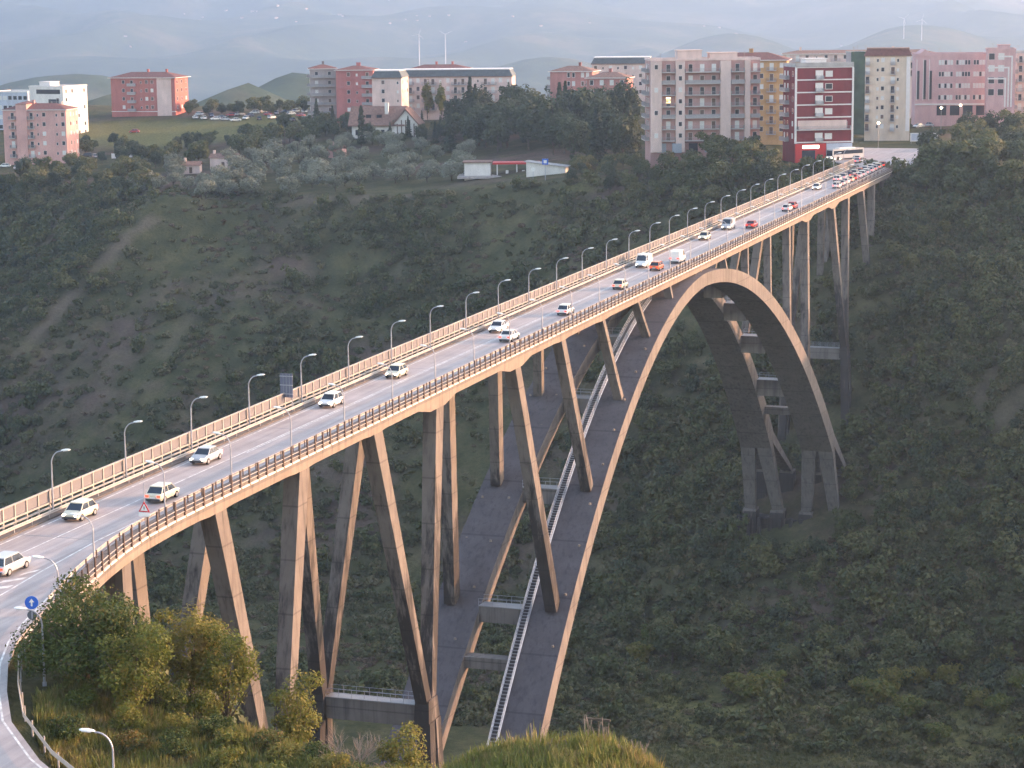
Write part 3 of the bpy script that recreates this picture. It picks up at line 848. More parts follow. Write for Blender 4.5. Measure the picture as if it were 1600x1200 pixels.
def trunk_mesh(name, h, r0, base, spread, seed, mat=None, limbs=4):
    rs = random.Random(seed); mb = MB()
    p = [(0,0,-0.6), (rs.uniform(-.1,.1), rs.uniform(-.1,.1), base*0.5), (rs.uniform(-.2,.2), rs.uniform(-.2,.2), base), (rs.uniform(-.3,.3), rs.uniform(-.3,.3), h*0.72)]
    mb.tube(p, [r0*1.25, r0, r0*0.8, r0*0.25], 7)
    for i in range(limbs):
        th = 2*math.pi*(i+rs.uniform(-.3,.3))/limbs; z0 = base*rs.uniform(0.75, 1.1)
        q = spread*rs.uniform(.5,.8); z1 = base + (h-base)*rs.uniform(.35,.75)
        mb.tube([(0,0,z0), (q*.45*math.cos(th), q*.45*math.sin(th), (z0+z1)/2-0.1), (q*math.cos(th), q*math.sin(th), z1)], [r0*.5, r0*.33, r0*.1], 5)
    return mb.mesh(name, mat or M['bark'])
PROTO = {}
def proto(kind, variants):
    PROTO[kind] = variants
def tree_variant(h, r, base, k, n, size, seed, mat, r0=0.22, flat=0.85, aspect=0.6, limbs=4):
    v, f = crown_cloud(lobes(h, r, base, k, seed, flat), n, size, seed, aspect)
    return (trunk_mesh("trunk", h, r0, base, r, seed, limbs=limbs), raw_mesh("crown", v, f, mat))
def conifer_variant(h, r, n, size, seed, mat, power=1.0, base=0.8):
    rs = np.random.RandomState(seed)
    z = base + (h-base)*rs.uniform(0, 1, n)**1.25
    th = rs.uniform(0, 2*math.pi, n)
    lay = 0.78 + 0.22*np.cos(z*2*math.pi/1.5 + rs.uniform(-.6,.6,n))
    rad = r*(1-((z-base)/(h-base)))**power*lay*rs.uniform(0.35, 1.05, n)**0.6 + 0.08
    rad *= 1 + 0.16*np.sin(th*3+seed) + 0.1*np.sin(th*5+z)
    pts = np.stack([rad*np.cos(th), rad*np.sin(th), z - 0.12*rad], 1)
    nr = np.stack([np.cos(th)*.5, np.sin(th)*.5, np.full(n, .8)], 1) + rs.normal(size=(n,3))*0.4
    v, f = leaves(pts, nr, size, rs, 0.45)
    mb = MB(); mb.tube([(0,0,-0.6),(0,0,h*0.5),(0,0,h*0.95)], [0.24,0.16,0.03], 7)
    return (mb.mesh("trunk", M['bark']), raw_mesh("crown", v, f, mat))
proto('oak', [tree_variant(9, 4.6, 2.2, 9, 2300, 0.36, s, M['leaf_oak']) for s in (1,2,3,4)])
proto('wood', [tree_variant(13, 4.4, 2.5, 11, 2600, 0.40, s, M['leaf_dark'], 0.3, 1.15) for s in (11,12,13,14)])
proto('olive', [tree_variant(5.6, 3.3, 1.2, 8, 1500, 0.27, s, M['leaf_olive'], 0.2, 0.8, 0.4) for s in (21,22,23,24)])
proto('conifer', [conifer_variant(15, 3.1, 2300, 0.42, s, M['leaf_dark']) for s in (31,32,33)])
proto('cypress', [conifer_variant(12, 1.5, 1500, 0.34, s, M['leaf_dark'], 0.45) for s in (41,42)])
proto('poplar', [tree_variant(15, 2.3, 3, 9, 1700, 0.36, s, M['leaf_yellow'], 0.22, 1.7) for s in (51,52)])
proto('shrub', [tree_variant(3.2, 2.0, 0.15, 6, 750, 0.24, s, M['leaf_oak'], 0.08, 0.8) for s in (61,62,63)])

CAMP = Vector((96.46, -174.80, 45.38))
def px_of(x, y, z):
    d = Vector((x, y, z)) - CAMP
    w = d.dot(_f); return 800 + 3512.7*d.dot(_r2)/w, w
def plant(kind, name, x, y, h, label, cat, group=None, z=None, wide=1.0, rs=rnd, base_h=None):
    tm_, cm_ = rs.choice(PROTO[kind])
    bh = base_h or {'oak':9,'wood':13,'olive':5.6,'conifer':15,'cypress':12,'poplar':15,'shrub':3.2}[kind]
    s = h/bh
    e = empty(name, (x, y, (float(ground(x, y)) if z is None else z)), rs.uniform(0, 6.28))
    e.scale = (s*wide, s*wide, s)
    link("trunk", tm_, e); link("crown", cm_, e)
    tag(e, label, cat, group)
    return e
ROWN = ["front", "second", "third", "fourth", "fifth", "back"]
def grove(spots, nrows, fn):
    """order spots into rows (near to far) and left to right, so that every tree has its own place name"""
    it = []
    for (x, y) in spots:
        z = float(ground(x, y)); px, w = px_of(x, y, z); it.append((w, px, x, y))
    it.sort()
    per = math.ceil(len(it)/nrows)
    for r_ in range(nrows):
        row = sorted(it[r_*per:(r_+1)*per], key=lambda q: q[1])
        nm = "back" if r_ == nrows-1 else ROWN[r_]
        for k, (w, px, x, y) in enumerate(row):
            fn(x, y, nm, ordinal(k), px)
grove([[-173.8, 475.6], [-138.9, 476.9], [-219.9, 541.2], [-191.7, 496.6], [-208.0, 464.7], [-186.9, 550.3], [-207.3, 555.3], [-244.0, 472.0], [-186.9, 484.1], [-213.6, 458.6], [-163.4, 529.0], [-219.9, 495.6], [-233.4, 534.4], [-163.3, 505.2], [-225.3, 511.1], [-200.4, 565.3], [-213.6, 498.8], [-223.9, 477.9], [-229.6, 528.1], [-183.9, 473.2], [-235.1, 479.5], [-200.7, 464.0], [-206.0, 530.8], [-138.8, 489.9], [-228.9, 543.5], [-173.1, 466.0], [-211.0, 517.1], [-255.2, 519.3], [-225.4, 469.8], [-229.7, 515.0], [-144.9, 504.0], [-190.4, 478.6], [-216.0, 534.9], [-210.5, 528.1], [-202.5, 473.3], [-158.5, 479.7], [-168.2, 473.1], [-206.6, 482.8], [-178.2, 493.6], [-222.4, 488.2], [-189.1, 469.2], [-212.1, 490.7], [-147.4, 478.1], [-197.1, 502.3], [-163.1, 493.3], [-184.7, 514.2], [-200.5, 489.2], [-210.5, 567.2], [-213.4, 466.1], [-234.5, 521.0], [-209.7, 559.9], [-166.2, 512.9], [-156.6, 485.8], [-185.6, 496.5], [-196.1, 525.5], [-246.3, 501.8], [-220.7, 517.0], [-149.7, 516.4], [-202.6, 537.4], [-141.7, 496.5], [-222.4, 531.7], [-241.1, 494.9], [-180.3, 538.4], [-151.8, 527.6], [-189.1, 508.3], [-191.9, 556.2], [-180.0, 530.9], [-224.7, 504.8], [-186.9, 462.2], [-152.3, 497.0], [-206.0, 498.2], [-168.9, 487.1], [-221.8, 522.1], [-173.9, 543.9], [-236.1, 471.5], [-211.8, 474.5], [-216.5, 470.7], [-247.3, 484.0], [-179.3, 475.9], [-187.7, 490.3], [-217.2, 478.1], [-220.4, 556.2]], 5, lambda x, y, row, o, px: plant('olive', 'olive_tree', x, y, rnd.uniform(4.6, 6.8),
      f"round grey-green olive tree, {o} from the left in the {row} row of the grove", "olive tree", "olive trees on the terrace above the slope", wide=rnd.uniform(.95,1.2)))
def _wood(x, y, row, o, px):
    k = rnd.random()
    if k < .62: plant('wood', 'evergreen_tree', x, y, rnd.uniform(10, 15)*(1.25 if px > 780 else .5 if px < 700 else 1.05), f"dark evergreen tree, {o} from the left in the {row} row of the wood", "tree", "dark wood before the apartment blocks", wide=rnd.uniform(.9,1.15))
    elif k < .86: plant('conifer', 'conifer_tree', x, y, rnd.uniform(11, 16)*(1.25 if px > 780 else .5 if px < 700 else 1.05), f"dark pointed conifer, {o} from the left in the {row} row of the wood", "conifer", "dark wood before the apartment blocks")
    else: plant('oak', 'broadleaf_tree', x, y, rnd.uniform(8, 11)*(.55 if px < 705 else 1), f"mid-green broadleaf tree, {o} from the left in the {row} row of the wood", "tree", "dark wood before the apartment blocks")
grove([[-182.1, 580.2], [-134.7, 583.7], [-117.8, 521.3], [-149.5, 587.1], [-106.3, 530.9], [-92.4, 504.3], [-126.4, 582.3], [-140.9, 569.5], [-183.8, 585.0], [-176.3, 606.0], [-105.3, 513.9], [-115.8, 541.6], [-134.8, 541.3], [-124.9, 552.5], [-138.2, 559.6], [-169.2, 608.5], [-166.8, 575.7], [-118.7, 575.3], [-183.9, 590.4], [-193.2, 590.5], [-177.5, 567.6], [-164.0, 545.1], [-171.1, 585.0], [-161.1, 585.3], [-113.6, 513.1], [-194.9, 595.4], [-134.8, 556.5], [-177.8, 617.5], [-153.4, 577.0], [-178.5, 576.0], [-181.9, 565.0], [-158.1, 558.0], [-199.7, 587.2], [-187.7, 562.0], [-98.0, 515.3], [-119.0, 568.7], [-197.0, 563.1], [-148.0, 551.7], [-157.2, 548.6], [-171.2, 569.8], [-119.2, 557.7], [-153.9, 553.0], [-144.7, 605.1], [-179.4, 611.5], [-164.9, 582.9], [-117.1, 530.3], [-98.9, 510.7], [-193.4, 582.8], [-92.9, 479.2], [-162.1, 577.3], [-139.1, 595.2], [-158.9, 596.9], [-126.2, 547.7], [-90.3, 493.1], [-158.4, 567.7], [-102.3, 485.6], [-154.6, 603.8], [-193.7, 558.8], [-172.0, 595.6], [-185.0, 599.8], [-148.4, 574.4], [-130.5, 574.3], [-84.6, 485.4], [-110.8, 532.6], [-114.5, 567.0], [-144.3, 547.6], [-186.5, 578.7], [-173.6, 577.6], [-143.4, 535.0], [-126.6, 539.9], [-132.1, 568.3], [-108.0, 553.1], [-141.6, 599.7], [-85.1, 479.8], [-113.2, 561.0], [-94.7, 519.8], [-173.9, 600.4], [-124.3, 535.3], [-129.0, 558.6], [-179.0, 591.0], [-178.2, 552.2], [-98.2, 489.2], [-167.6, 552.6], [-107.1, 562.1], [-195.2, 601.8], [-131.6, 531.6], [-117.8, 514.8], [-194.7, 568.3]], 4, _wood)
def _left(x, y, row, o, px):
    k = rnd.random()
    if k < .6: plant('oak', 'broadleaf_tree', x, y, rnd.uniform(5, 8.5), f"dusky broadleaf tree left of the grove, {o} from the left in the {row} row", "tree", "trees left of the olive grove", wide=1.1)
    else: plant('wood', 'evergreen_tree', x, y, rnd.uniform(6, 9), f"dark evergreen left of the grove, {o} from the left in the {row} row", "tree", "trees left of the olive grove", wide=1.1)
grove([[-250.5, 470.7], [-271.2, 486.7], [-290.4, 501.9], [-284.0, 479.0], [-273.4, 529.4], [-256.8, 544.8], [-297.6, 505.9], [-251.4, 487.0], [-224.2, 603.8], [-261.6, 466.4], [-261.8, 525.8], [-296.1, 480.2], [-276.9, 477.0], [-203.3, 569.7], [-229.1, 613.0], [-260.4, 476.3], [-244.4, 473.0], [-241.8, 543.5], [-281.8, 509.2], [-252.5, 595.1], [-261.9, 519.2], [-266.3, 514.5], [-238.2, 566.4], [-254.6, 496.8], [-221.7, 580.7], [-239.1, 612.8], [-219.8, 594.4], [-296.1, 490.1], [-299.7, 497.6], [-235.8, 595.4], [-287.0, 470.6], [-278.3, 468.1], [-280.4, 486.8], [-265.5, 503.9], [-229.1, 591.2], [-213.6, 589.0], [-240.4, 550.4], [-239.6, 587.6], [-247.9, 524.0], [-249.7, 600.5], [-263.2, 532.9], [-250.3, 576.4], [-293.7, 518.1], [-228.4, 570.9], [-275.3, 491.8], [-257.7, 487.0]], 4, _left)
def _rightw(x, y, row, o, px):
    big = 1090 < px < 1200 and y > 420
    plant('oak' if rnd.random() < .7 else 'wood', 'broadleaf_tree', x, y, rnd.uniform(6.0, 9.0) if big else rnd.uniform(3.5, 6.5), f"green tree below the balcony block, {o} from left in the {row} row", "tree", "trees on the bank left of the bridge end", wide=1.15)
grove([[-50.8, 416.1], [-96.8, 472.4], [-70.9, 445.0], [-62.8, 432.2], [-53.0, 424.4], [-41.8, 427.8], [-63.4, 458.4], [-67.3, 437.4], [-41.3, 422.2], [-78.0, 440.0], [-90.0, 443.4], [-81.0, 446.7], [-34.8, 422.4], [-58.4, 422.3], [-55.2, 435.3], [-69.6, 431.7], [-30.1, 428.8], [-83.2, 456.7], [-45.3, 433.5], [-80.3, 463.1], [-66.4, 427.2], [-42.6, 441.0], [-55.6, 445.1], [-49.4, 460.1], [-100.0, 478.8], [-19.0, 427.3], [-29.3, 421.0], [-56.0, 429.1], [-91.6, 467.7], [-46.9, 421.2], [-69.0, 461.8], [-36.5, 432.2], [-48.5, 444.3], [-71.8, 467.2], [-86.0, 468.6], [-65.5, 470.5], [-68.7, 480.1], [-90.2, 454.2], [-46.1, 451.6], [-59.4, 465.1], [-76.2, 459.2], [-76.1, 433.7], [-37.6, 444.8], [-63.1, 475.7], [-50.4, 431.4], [-62.8, 447.8], [-73.9, 450.3], [-92.4, 461.0], [-42.3, 415.0], [-84.1, 440.9]], 4, _rightw)
grove([q for q in [[24.1, 409.5], [22.3, 446.5], [39.8, 392.8], [16.1, 428.4], [40.0, 404.1], [37.4, 432.2], [9.9, 540.9], [26.7, 529.3], [28.6, 405.6], [10.0, 454.2], [33.2, 400.5], [22.2, 467.8], [34.3, 444.0], [17.9, 532.8], [33.7, 464.1], [32.9, 390.0], [28.3, 428.1], [14.4, 416.0], [15.0, 496.5], [9.2, 433.6], [16.4, 404.3], [26.2, 416.7], [-0.4, 493.5], [27.6, 441.8], [25.9, 397.6], [17.9, 410.5], [29.6, 449.9], [25.8, 434.8], [18.2, 480.4], [25.3, 521.3], [26.8, 513.3], [28.2, 485.8], [4.9, 467.5], [11.6, 446.1]] if not (q[1] > 415 and px_of(q[0], q[1], 0)[0] < 1450)], 3, lambda x, y, row, o, px: plant('oak' if rnd.random() < .6 else 'wood', 'broadleaf_tree', x, y, rnd.uniform(7, 11.5), f"tall leafy tree right of the bridge end, {o} from the left in the {row} row", "tree", "trees right of the bridge end", wide=1.15))
grove([[21.6, 267.5], [31.7, 268.1], [-5.5, 267.6], [54.3, 269.8], [56.0, 258.7], [-17.3, 274.1], [-21.4, 282.6], [43.4, 266.6], [9.3, 265.5], [-31.5, 288.9]], 2, lambda x, y, row, o, px: plant('oak', 'valley_tree', x, y, rnd.uniform(5, 9), f"leafy tree on the valley floor, {o} from the left in the {row} row", "tree", "trees on the valley floor", wide=1.2))
SP = {'gable': [-203.91, 608.57, -1.67], 'station': [-125.55, 478.41, -8.08], 'canopy': [-104.67, 463.06, -7.18], 'hutA': [-235.7, 519.49, -10.2], 'hutB': [-242.73, 508.42, -11.19], 'hutC': [-202.52, 538.45, -7.67], 'palm': [-16.36, 570.71, 0.23], 'euc1': [-201.49, 624.61, -0.17], 'euc2': [-194.7, 621.47, -0.43], 'spire': [-177.7, 605.58, -1.3], 'cyp1': [-203.88, 564.07, -5.42], 'cyp2': [-239.01, 606.29, -3.0], 'cyp3': [-229.76, 599.7, -3.25], 'pole1': [-211.87, 526.57, -8.9], 'pole2': [-232.85, 562.8, -6.53], 'stationpole': [-101.87, 455.39, -7.48], 'stationsign': [-106.48, 458.08, -7.76], 'stcar': [-134.97, 481.52, -9.05], 'parked': [[-312.29, 657.27, -0.36], [-304.73, 652.26, -0.56], [-298.11, 642.57, -1.28], [-292.72, 640.07, -1.36], [-284.61, 641.78, -0.9], [-286.14, 649.92, -0.33], [-279.85, 652.09, 0.1], [-277.3, 655.14, 0.47], [-274.91, 659.2, 0.78], [-271.26, 660.45, 1.0], [-266.22, 657.83, 0.9], [-277.43, 638.81, -0.94], [-286.7, 636.72, -1.39], [-255.94, 635.31, -0.62], [-255.61, 640.85, -0.17], [-309.47, 647.38, -1.1], [-304.5, 644.74, -1.19], [-297.51, 646.03, -0.96], [-296.04, 653.06, -0.3], [-292.87, 654.15, -0.08], [-288.56, 658.89, 0.47], [-286.9, 662.7, 0.8], [-273.09, 641.39, -0.55], [-267.83, 638.84, -0.63], [-260.95, 632.51, -0.99], [-269.65, 652.33, 0.4], [-262.75, 646.0, 0.02], [-324.54, 526.04, -11.84], [-316.11, 521.31, -12.06], [-307.57, 526.36, -11.65], [-313.81, 553.58, -9.32], [-311.54, 553.27, -9.27], [-304.79, 549.04, -9.6], [-300.45, 547.26, -9.65], [-317.22, 609.97, -4.58], [-77.84, 511.48, -1.55], [-71.77, 499.54, -1.88], [-27.97, 573.26, 0.2], [-31.97, 610.5, 0.62], [-29.29, 614.6, 0.64], [-13.19, 595.33, 0.52], [-10.82, 601.49, 0.63], [-214.82, 2571.14, -101.75], [9.84, 538.74, -0.04], [15.08, 610.11, 0.76], [10.15, 625.66, 1.19], [-5.42, 609.74, 0.85]], 'lot': [[-24.18, 463.13, -0.91], [-22.94, 476.41, -0.72], [-28.67, 469.14, -0.84], [-19.07, 486.27, -0.6], [-15.88, 475.54, -0.76]], 'lampsfar': [[-29.26, 482.87, -0.67], [-23.2, 493.45, -0.56], [-12.23, 504.61, -0.42], [-3.79, 581.32, 0.34], [0.7, 595.69, 0.61], [7.46, 610.81, 0.89], [15.89, 612.54, 0.85]], 'floorpoles': [[18.59, 257.51, -93.26], [0.49, 215.75, -95.79], [-11.77, 221.32, -95.71]], 'nearbig': [[24.79, -47.97, -2.52], [25.79, -44.5, -2.87], [27.01, -38.8, -3.18], [-104.44, 226.68, -96.9], [-82.2, 219.16, -96.54], [-62.05, 206.85, -95.2], [-55.18, 202.74, -95.08], [-48.16, 202.93, -95.08], [-43.48, 202.36, -95.05], [27.66, -43.99, -3.53], [-93.88, 214.29, -96.08], [-84.85, 209.75, -96.4], [-67.43, 200.82, -95.01]]}
proto('limebush', [tree_variant(4.2, 2.7, .1, 8, 1300, .26, s, M['leaf_yellow'], .1, .8) for s in (71,72,73)])
for i, (x, y, h) in enumerate([(-24.7, 274.9, 4.5), (-23.9, 283.8, 5), (0.4, 256.6, 4.5), (4.4, 253.6, 5.5), (7.6, 257.0, 4.5), (25.5, 258.8, 4), (29.6, 254.7, 5.5), (31.7, 259.9, 5), (36.1, 250.2, 5), (37.1, 262.0, 3.6), (43.2, 240.7, 4.2), (42.3, 262.6, 4.2), (49.3, 255.0, 4), (53.4, 252.0, 4.6), (56.6, 257.9, 4.4), (58.4, 239.2, 3.5)]):
    plant('limebush', 'valley_bush', x, y, h, f"yellow-green rounded bush at the valley floor clearing, {ordinal(i)} from the left", "bush", "bushes round the valley floor clearing", base_h=4.2, wide=1.15)
grove([[-237.2, 554.8], [-262.6, 549.4], [-244.0, 563.3], [-225.1, 602.4], [-237.4, 616.7], [-213.3, 591.3], [-306.5, 573.5], [-309.8, 563.7], [-232.1, 571.8], [-296.5, 561.7], [-286.8, 550.9], [-248.7, 581.3], [-265.6, 569.0], [-268.7, 558.1], [-253.8, 586.0], [-251.1, 560.9], [-261.8, 559.4], [-269.7, 551.3], [-250.0, 567.8], [-260.0, 588.3], [-272.2, 535.2], [-271.4, 563.8], [-294.2, 553.8], [-290.5, 534.4], [-316.8, 571.1], [-266.5, 542.6], [-228.2, 579.6], [-246.6, 613.5], [-261.6, 575.8], [-234.2, 585.1], [-278.5, 528.7], [-272.4, 574.2], [-277.7, 550.7], [-211.0, 583.4], [-225.1, 588.3], [-237.0, 576.6], [-262.8, 529.8], [-284.5, 536.4], [-306.6, 551.7], [-247.7, 551.2], [-264.9, 655.0], [-269.3, 663.3], [-279.9, 653.2], [-317.9, 658.6], [-297.1, 659.2], [-319.6, 664.5], [-308.7, 656.3], [-301.6, 655.5], [-309.7, 663.6], [-292.5, 653.2], [-280.0, 659.6], [-301.5, 663.1], [-272.2, 655.8], [-289.1, 659.8], [-280.6, 666.0], [-288.4, 666.5]], 3, lambda x, y, row, o, px: plant('wood' if rnd.random() < .5 else 'oak', 'meadow_tree', x, y, rnd.uniform(3.5, 7), f"dark tree at the meadow's edge, {o} from the left in the {row} row", "tree", "trees about the meadow", wide=1.15))
def P_(k): return SP[k][0], SP[k][1]
plant('poplar', 'poplar_tree', *P_('euc1'), 15.5, "tall yellowing poplar, left one of two before the mansard building", "poplar", "yellow poplars")
plant('poplar', 'poplar_tree', *P_('euc2'), 15.0, "tall yellowing poplar, right one of two before the mansard building", "poplar", "yellow poplars")
plant('conifer', 'conifer_tree', *P_('spire'), 18.5, "tallest dark spire conifer standing alone against the mansard building", "conifer")
plant('cypress', 'cypress_tree', *P_('cyp1'), 14, "slim dark cypress left of the gabled house", "cypress")
plant('conifer', 'conifer_tree', *P_('cyp2'), 12, "dark conifer before the grey balconied wing, left of a pair", "conifer")
plant('conifer', 'conifer_tree', *P_('cyp3'), 10, "dark conifer before the rose wing, right of a pair", "conifer")

# palm by the far square
def palm(x, y, h, label):
    e = empty("palm_tree", (x, y, float(ground(x, y)))); rs = np.random.RandomState(5)
    mb = MB(); mb.tube([(0,0,-.5),(0.1,0,h*.5),(0,0,h)], [.42,.34,.36], 8); mb.build("trunk", M['bark'], e)
    vs = []
    for k in range(46):
        th = rs.uniform(0, 6.28); el = rs.uniform(-.5, 1.3); L = rs.uniform(2.2, 3.2)
        mb = MB(); pts = []
        for s in np.linspace(0, 1, 6):
            pts.append((math.cos(th)*L*s*math.cos(el*.6), math.sin(th)*L*s*math.cos(el*.6), h + L*(math.sin(el)*s*.8 - 0.75*s*s)))
        for i in range(5):
            a = Vector(pts[i]); b = Vector(pts[i+1]); sd = Vector((-math.sin(th), math.cos(th), 0))*(.32*(1-abs(i/5-.4)))
            mb.add([a-sd-Vector((0,0,.12)), a, b, b-sd*.9-Vector((0,0,.12))], [(0,1,2,3)]); mb.add([a, a+sd-Vector((0,0,.12)), b+sd*.9-Vector((0,0,.12)), b], [(0,1,2,3)])
        o = mb.build("frond", M['leaf_oak'], e)
    tag(e, label, "palm")
palm(SP['palm'][0], SP['palm'][1], 6.0, "single palm tree on the green before the cream tower block")

# ---- uncountable scrub on the slopes: instanced clumps
def clump(name, n, r, h, size, seed, mat, aspect=.6):
    v, f = crown_cloud(lobes(h, r, -0.1, 5, seed, .8), n, size, seed, aspect, .3)
    return bpy.data.objects.new(name, raw_mesh(name, v, f, mat))
def tuft(name, n, h, seed, mat, wd=.035, sp=.35):
    rs = np.random.RandomState(seed); vs = []
    for k in range(n):
        a = rs.uniform(0, 6.28); q = sp*rs.uniform(0, 1)**.5; p = np.array([q*math.cos(a), q*math.sin(a), -.05])
        L = h*rs.uniform(.5, 1.2); b = rs.uniform(0, 6.28); ln = rs.uniform(.1, .6)*L
        t = p + np.array([ln*math.cos(b), ln*math.sin(b), L]); m_ = p + (t-p)*.5 + np.array([0,0,.1*L]); s = np.array([-math.sin(b), math.cos(b), 0])*wd
        vs += [p-s, p+s, m_+s*.8, m_-s*.8, m_-s*.8, m_+s*.8, t+s*.1, t-s*.1]
    co = np.array(vs); return bpy.data.objects.new(name, raw_mesh(name, co, np.arange(len(co)).reshape(-1, 4), mat))
def scatter_stuff(name, pts, scl, proto_obj, label, zs=None):
    me = bpy.data.meshes.new(name); n = len(pts)
    me.vertices.add(n); me.vertices.foreach_set("co", pts.astype(np.float32).ravel())
    a = me.attributes.new("scl", 'FLOAT_VECTOR', 'POINT'); a.data.foreach_set("vector", scl.astype(np.float32).ravel())
    rot = np.zeros((n,3)); rot[:,2] = nrs.uniform(0, 6.28, n); rot[:, :2] = nrs.uniform(-.15,.15,(n,2))
    a = me.attributes.new("rot", 'FLOAT_VECTOR', 'POINT'); a.data.foreach_set("vector", rot.astype(np.float32).ravel())
    o = link(name, me); o["kind"] = "stuff"; o["label"] = label
    ng = bpy.data.node_groups.new(name, 'GeometryNodeTree')
    ng.interface.new_socket("Geometry", in_out='INPUT', socket_type='NodeSocketGeometry'); ng.interface.new_socket("Geometry", in_out='OUTPUT', socket_type='NodeSocketGeometry')
    gi = ng.nodes.new('NodeGroupInput'); go = ng.nodes.new('NodeGroupOutput')
    oi = ng.nodes.new('GeometryNodeObjectInfo'); oi.inputs[0].default_value = proto_obj; oi.inputs[1].default_value = True
    ip = ng.nodes.new('GeometryNodeInstanceOnPoints')
    s_ = ng.nodes.new('GeometryNodeInputNamedAttribute'); s_.data_type = 'FLOAT_VECTOR'; s_.inputs[0].default_value = "scl"
    r_ = ng.nodes.new('GeometryNodeInputNamedAttribute'); r_.data_type = 'FLOAT_VECTOR'; r_.inputs[0].default_value = "rot"
    ng.links.new(gi.outputs[0], ip.inputs['Points']); ng.links.new(oi.outputs['Geometry'], ip.inputs['Instance'])
    ng.links.new(r_.outputs[0], ip.inputs['Rotation']); ng.links.new(s_.outputs[0], ip.inputs['Scale'])
    ng.links.new(ip.outputs[0], go.inputs[0])
    md = o.modifiers.new("scatter", 'NODES'); md.node_group = ng
    return o
def slope_points(n, seed, xr, yr, keep):
    rs = np.random.RandomState(seed)
    x = rs.uniform(xr[0], xr[1], n); y = rs.uniform(yr[0], yr[1], n)
    yb = np.interp(x, [-900,-420,-300,-200,-120,-60,0,45,120,260], [540,505,482,466,450,438,426,396,352,320])
    v = y - yb
    k = keep(x, y, v, rs)
    return x[k], y[k]
def clear_of_bridge(x, y):
    near_piers = (np.abs(x) < 11.5) & ((np.abs(y-20.5) < 5) | (np.abs(y-62.4) < 5) | (np.abs(y-342.2) < 4) | (np.abs(y-380) < 4) | (np.abs(np.abs(y-YC)-116) < 11))
    road_ = (y < -25) & (x < np.interp(y, _ky, _kx)+1.5)
    return ~near_piers & ~road_
def far_keep(dens_scale, bias=0.0, brown=False, dense=False):
    def k(x, y, v, rs):
        d = vnoise(x, y, 26, 71) + 0.6*vnoise(x, y, 9, 72)
        d2 = vnoise(x, y, 34, 73) + .5*vnoise(x, y, 12, 74)
        ok = (v < 2) & (v > -215) & clear_of_bridge(x, y) & (track_mask(x, y) < .25)
        east = sstep(8, 30, x)
        pr = np.clip(0.55 + 1.2*d + bias + .5*east, 0.06, 1)
        if brown: pr = np.clip(0.2 + 1.6*d2 - .3*east, 0.0, 1)
        # open grass on the valley floor
        fl = sstep(-91, -94, ground(x, y))*(x > -20)
        pr = pr*(1-.8*fl)
        open_ = sstep(-25, -70, x)*sstep(-255, -215, x)*np.clip(.62 - 1.5*vnoise(x, y, 55, 78), 0, 1)
        pr = pr*(1 - (.35 if brown else 1.0 if dense else .6)*open_)
        return ok & (rs.uniform(0, 1, len(x)) < pr*dens_scale)
    return k
def put(name, n, seed, smin_, smax_, proto_obj, label, keep, xr=(-345, 72), yr=(225, 500), flat=(.7,1.2), sink=.1):
    x, y = slope_points(n, seed, xr, yr, keep)
    z = ground(x, y) - sink
    s = nrs.uniform(smin_, smax_, len(x))
    sc = np.stack([s, s, s*nrs.uniform(flat[0], flat[1], len(x))], 1)
    return scatter_stuff(name, np.stack([x, y, z], 1), sc, proto_obj, label)
c1 = clump("scrub_clump", 210, 1.6, 1.9, .30, 81, M['leaf_scrub']); c2 = clump("scrub_clump_dense", 260, 2.0, 2.6, .32, 82, M['leaf_oak'])
c3 = clump("dry_clump", 110, 1.0, .8, .26, 83, M['leaf_brown'], .3); c4 = clump("low_clump", 120, 1.3, .8, .26, 84, M['leaf_scrub'], .4)
put("hillside_scrub", 24000, 91, .55, 1.5, c1, "dusky green scrub covering the far valley slope", far_keep(.95, 0, False, True))
put("hillside_shrubs", 9000, 92, .6, 1.7, c2, "taller dark shrubs scattered over the far valley slope", far_keep(.8, -.12, False, True), flat=(.8,1.4))
put("dry_brush", 15000, 93, .6, 1.5, c3, "russet dry brush in patches on the far valley slope", far_keep(.9, 0, True))
put("low_ground_cover", 30000, 94, .6, 1.7, c4, "low green ground cover between the scrub", far_keep(.9, .2))
# near bank beneath the bridge
def near_keep(x, y, v, rs):
    yn = np.interp(x, [-200,0,10,24,40,61,80,100,160], [-34,-31,-31,-37,-46,-60,-66,-70,-80]); w = y-yn
    return (w > 16 + 12*(x > 30)) & (w < 170) & clear_of_bridge(x, y) & (rs.uniform(0,1,len(x)) < .8)
put("near_bank_scrub", 5200, 95, .6, 1.5, c1, "scrub on the near bank beneath the bridge", near_keep, (-90, 90), (-60, 130))
# grass on the knoll
g1_ = tuft("grass_tuft", 22, .62, 96, M['leaf_grass'])
def knoll_keep(x, y, v, rs):
    yn = np.interp(x, [-200,0,10,24,40,61,80,100,160], [-34,-31,-31,-37,-46,-60,-66,-70,-80]); w = y-yn
    return (w > -16) & (w < 9) & (x > 20) & (x < 74) & (vnoise(x, y, 2.2, 88) + .5*vnoise(x, y, .9, 89) > -.28) & (x > np.interp(y, _ky, _kx)+1)
put("knoll_grass", 44000, 97, .6, 1.35, g1_, "yellow-green autumn grass on the foreground crest", knoll_keep, (20, 75), (-82, -42), (.45, 1.7), .02)
g2_ = tuft("floor_tuft", 18, .5, 98, M['leaf_floor'], .06, .6)
def floor_keep(x, y, v, rs):
    g = ground(x, y); return (g < -91.5) & clear_of_bridge(x, y) & (rs.uniform(0,1,len(x)) < .35 + .9*vnoise(x, y, 18, 77))
put("valley_floor_grass", 16000, 99, .7, 1.6, g2_, "rough grass on the shaded valley floor", floor_keep, (-30, 60), (195, 300), (.6,1.2), .05)

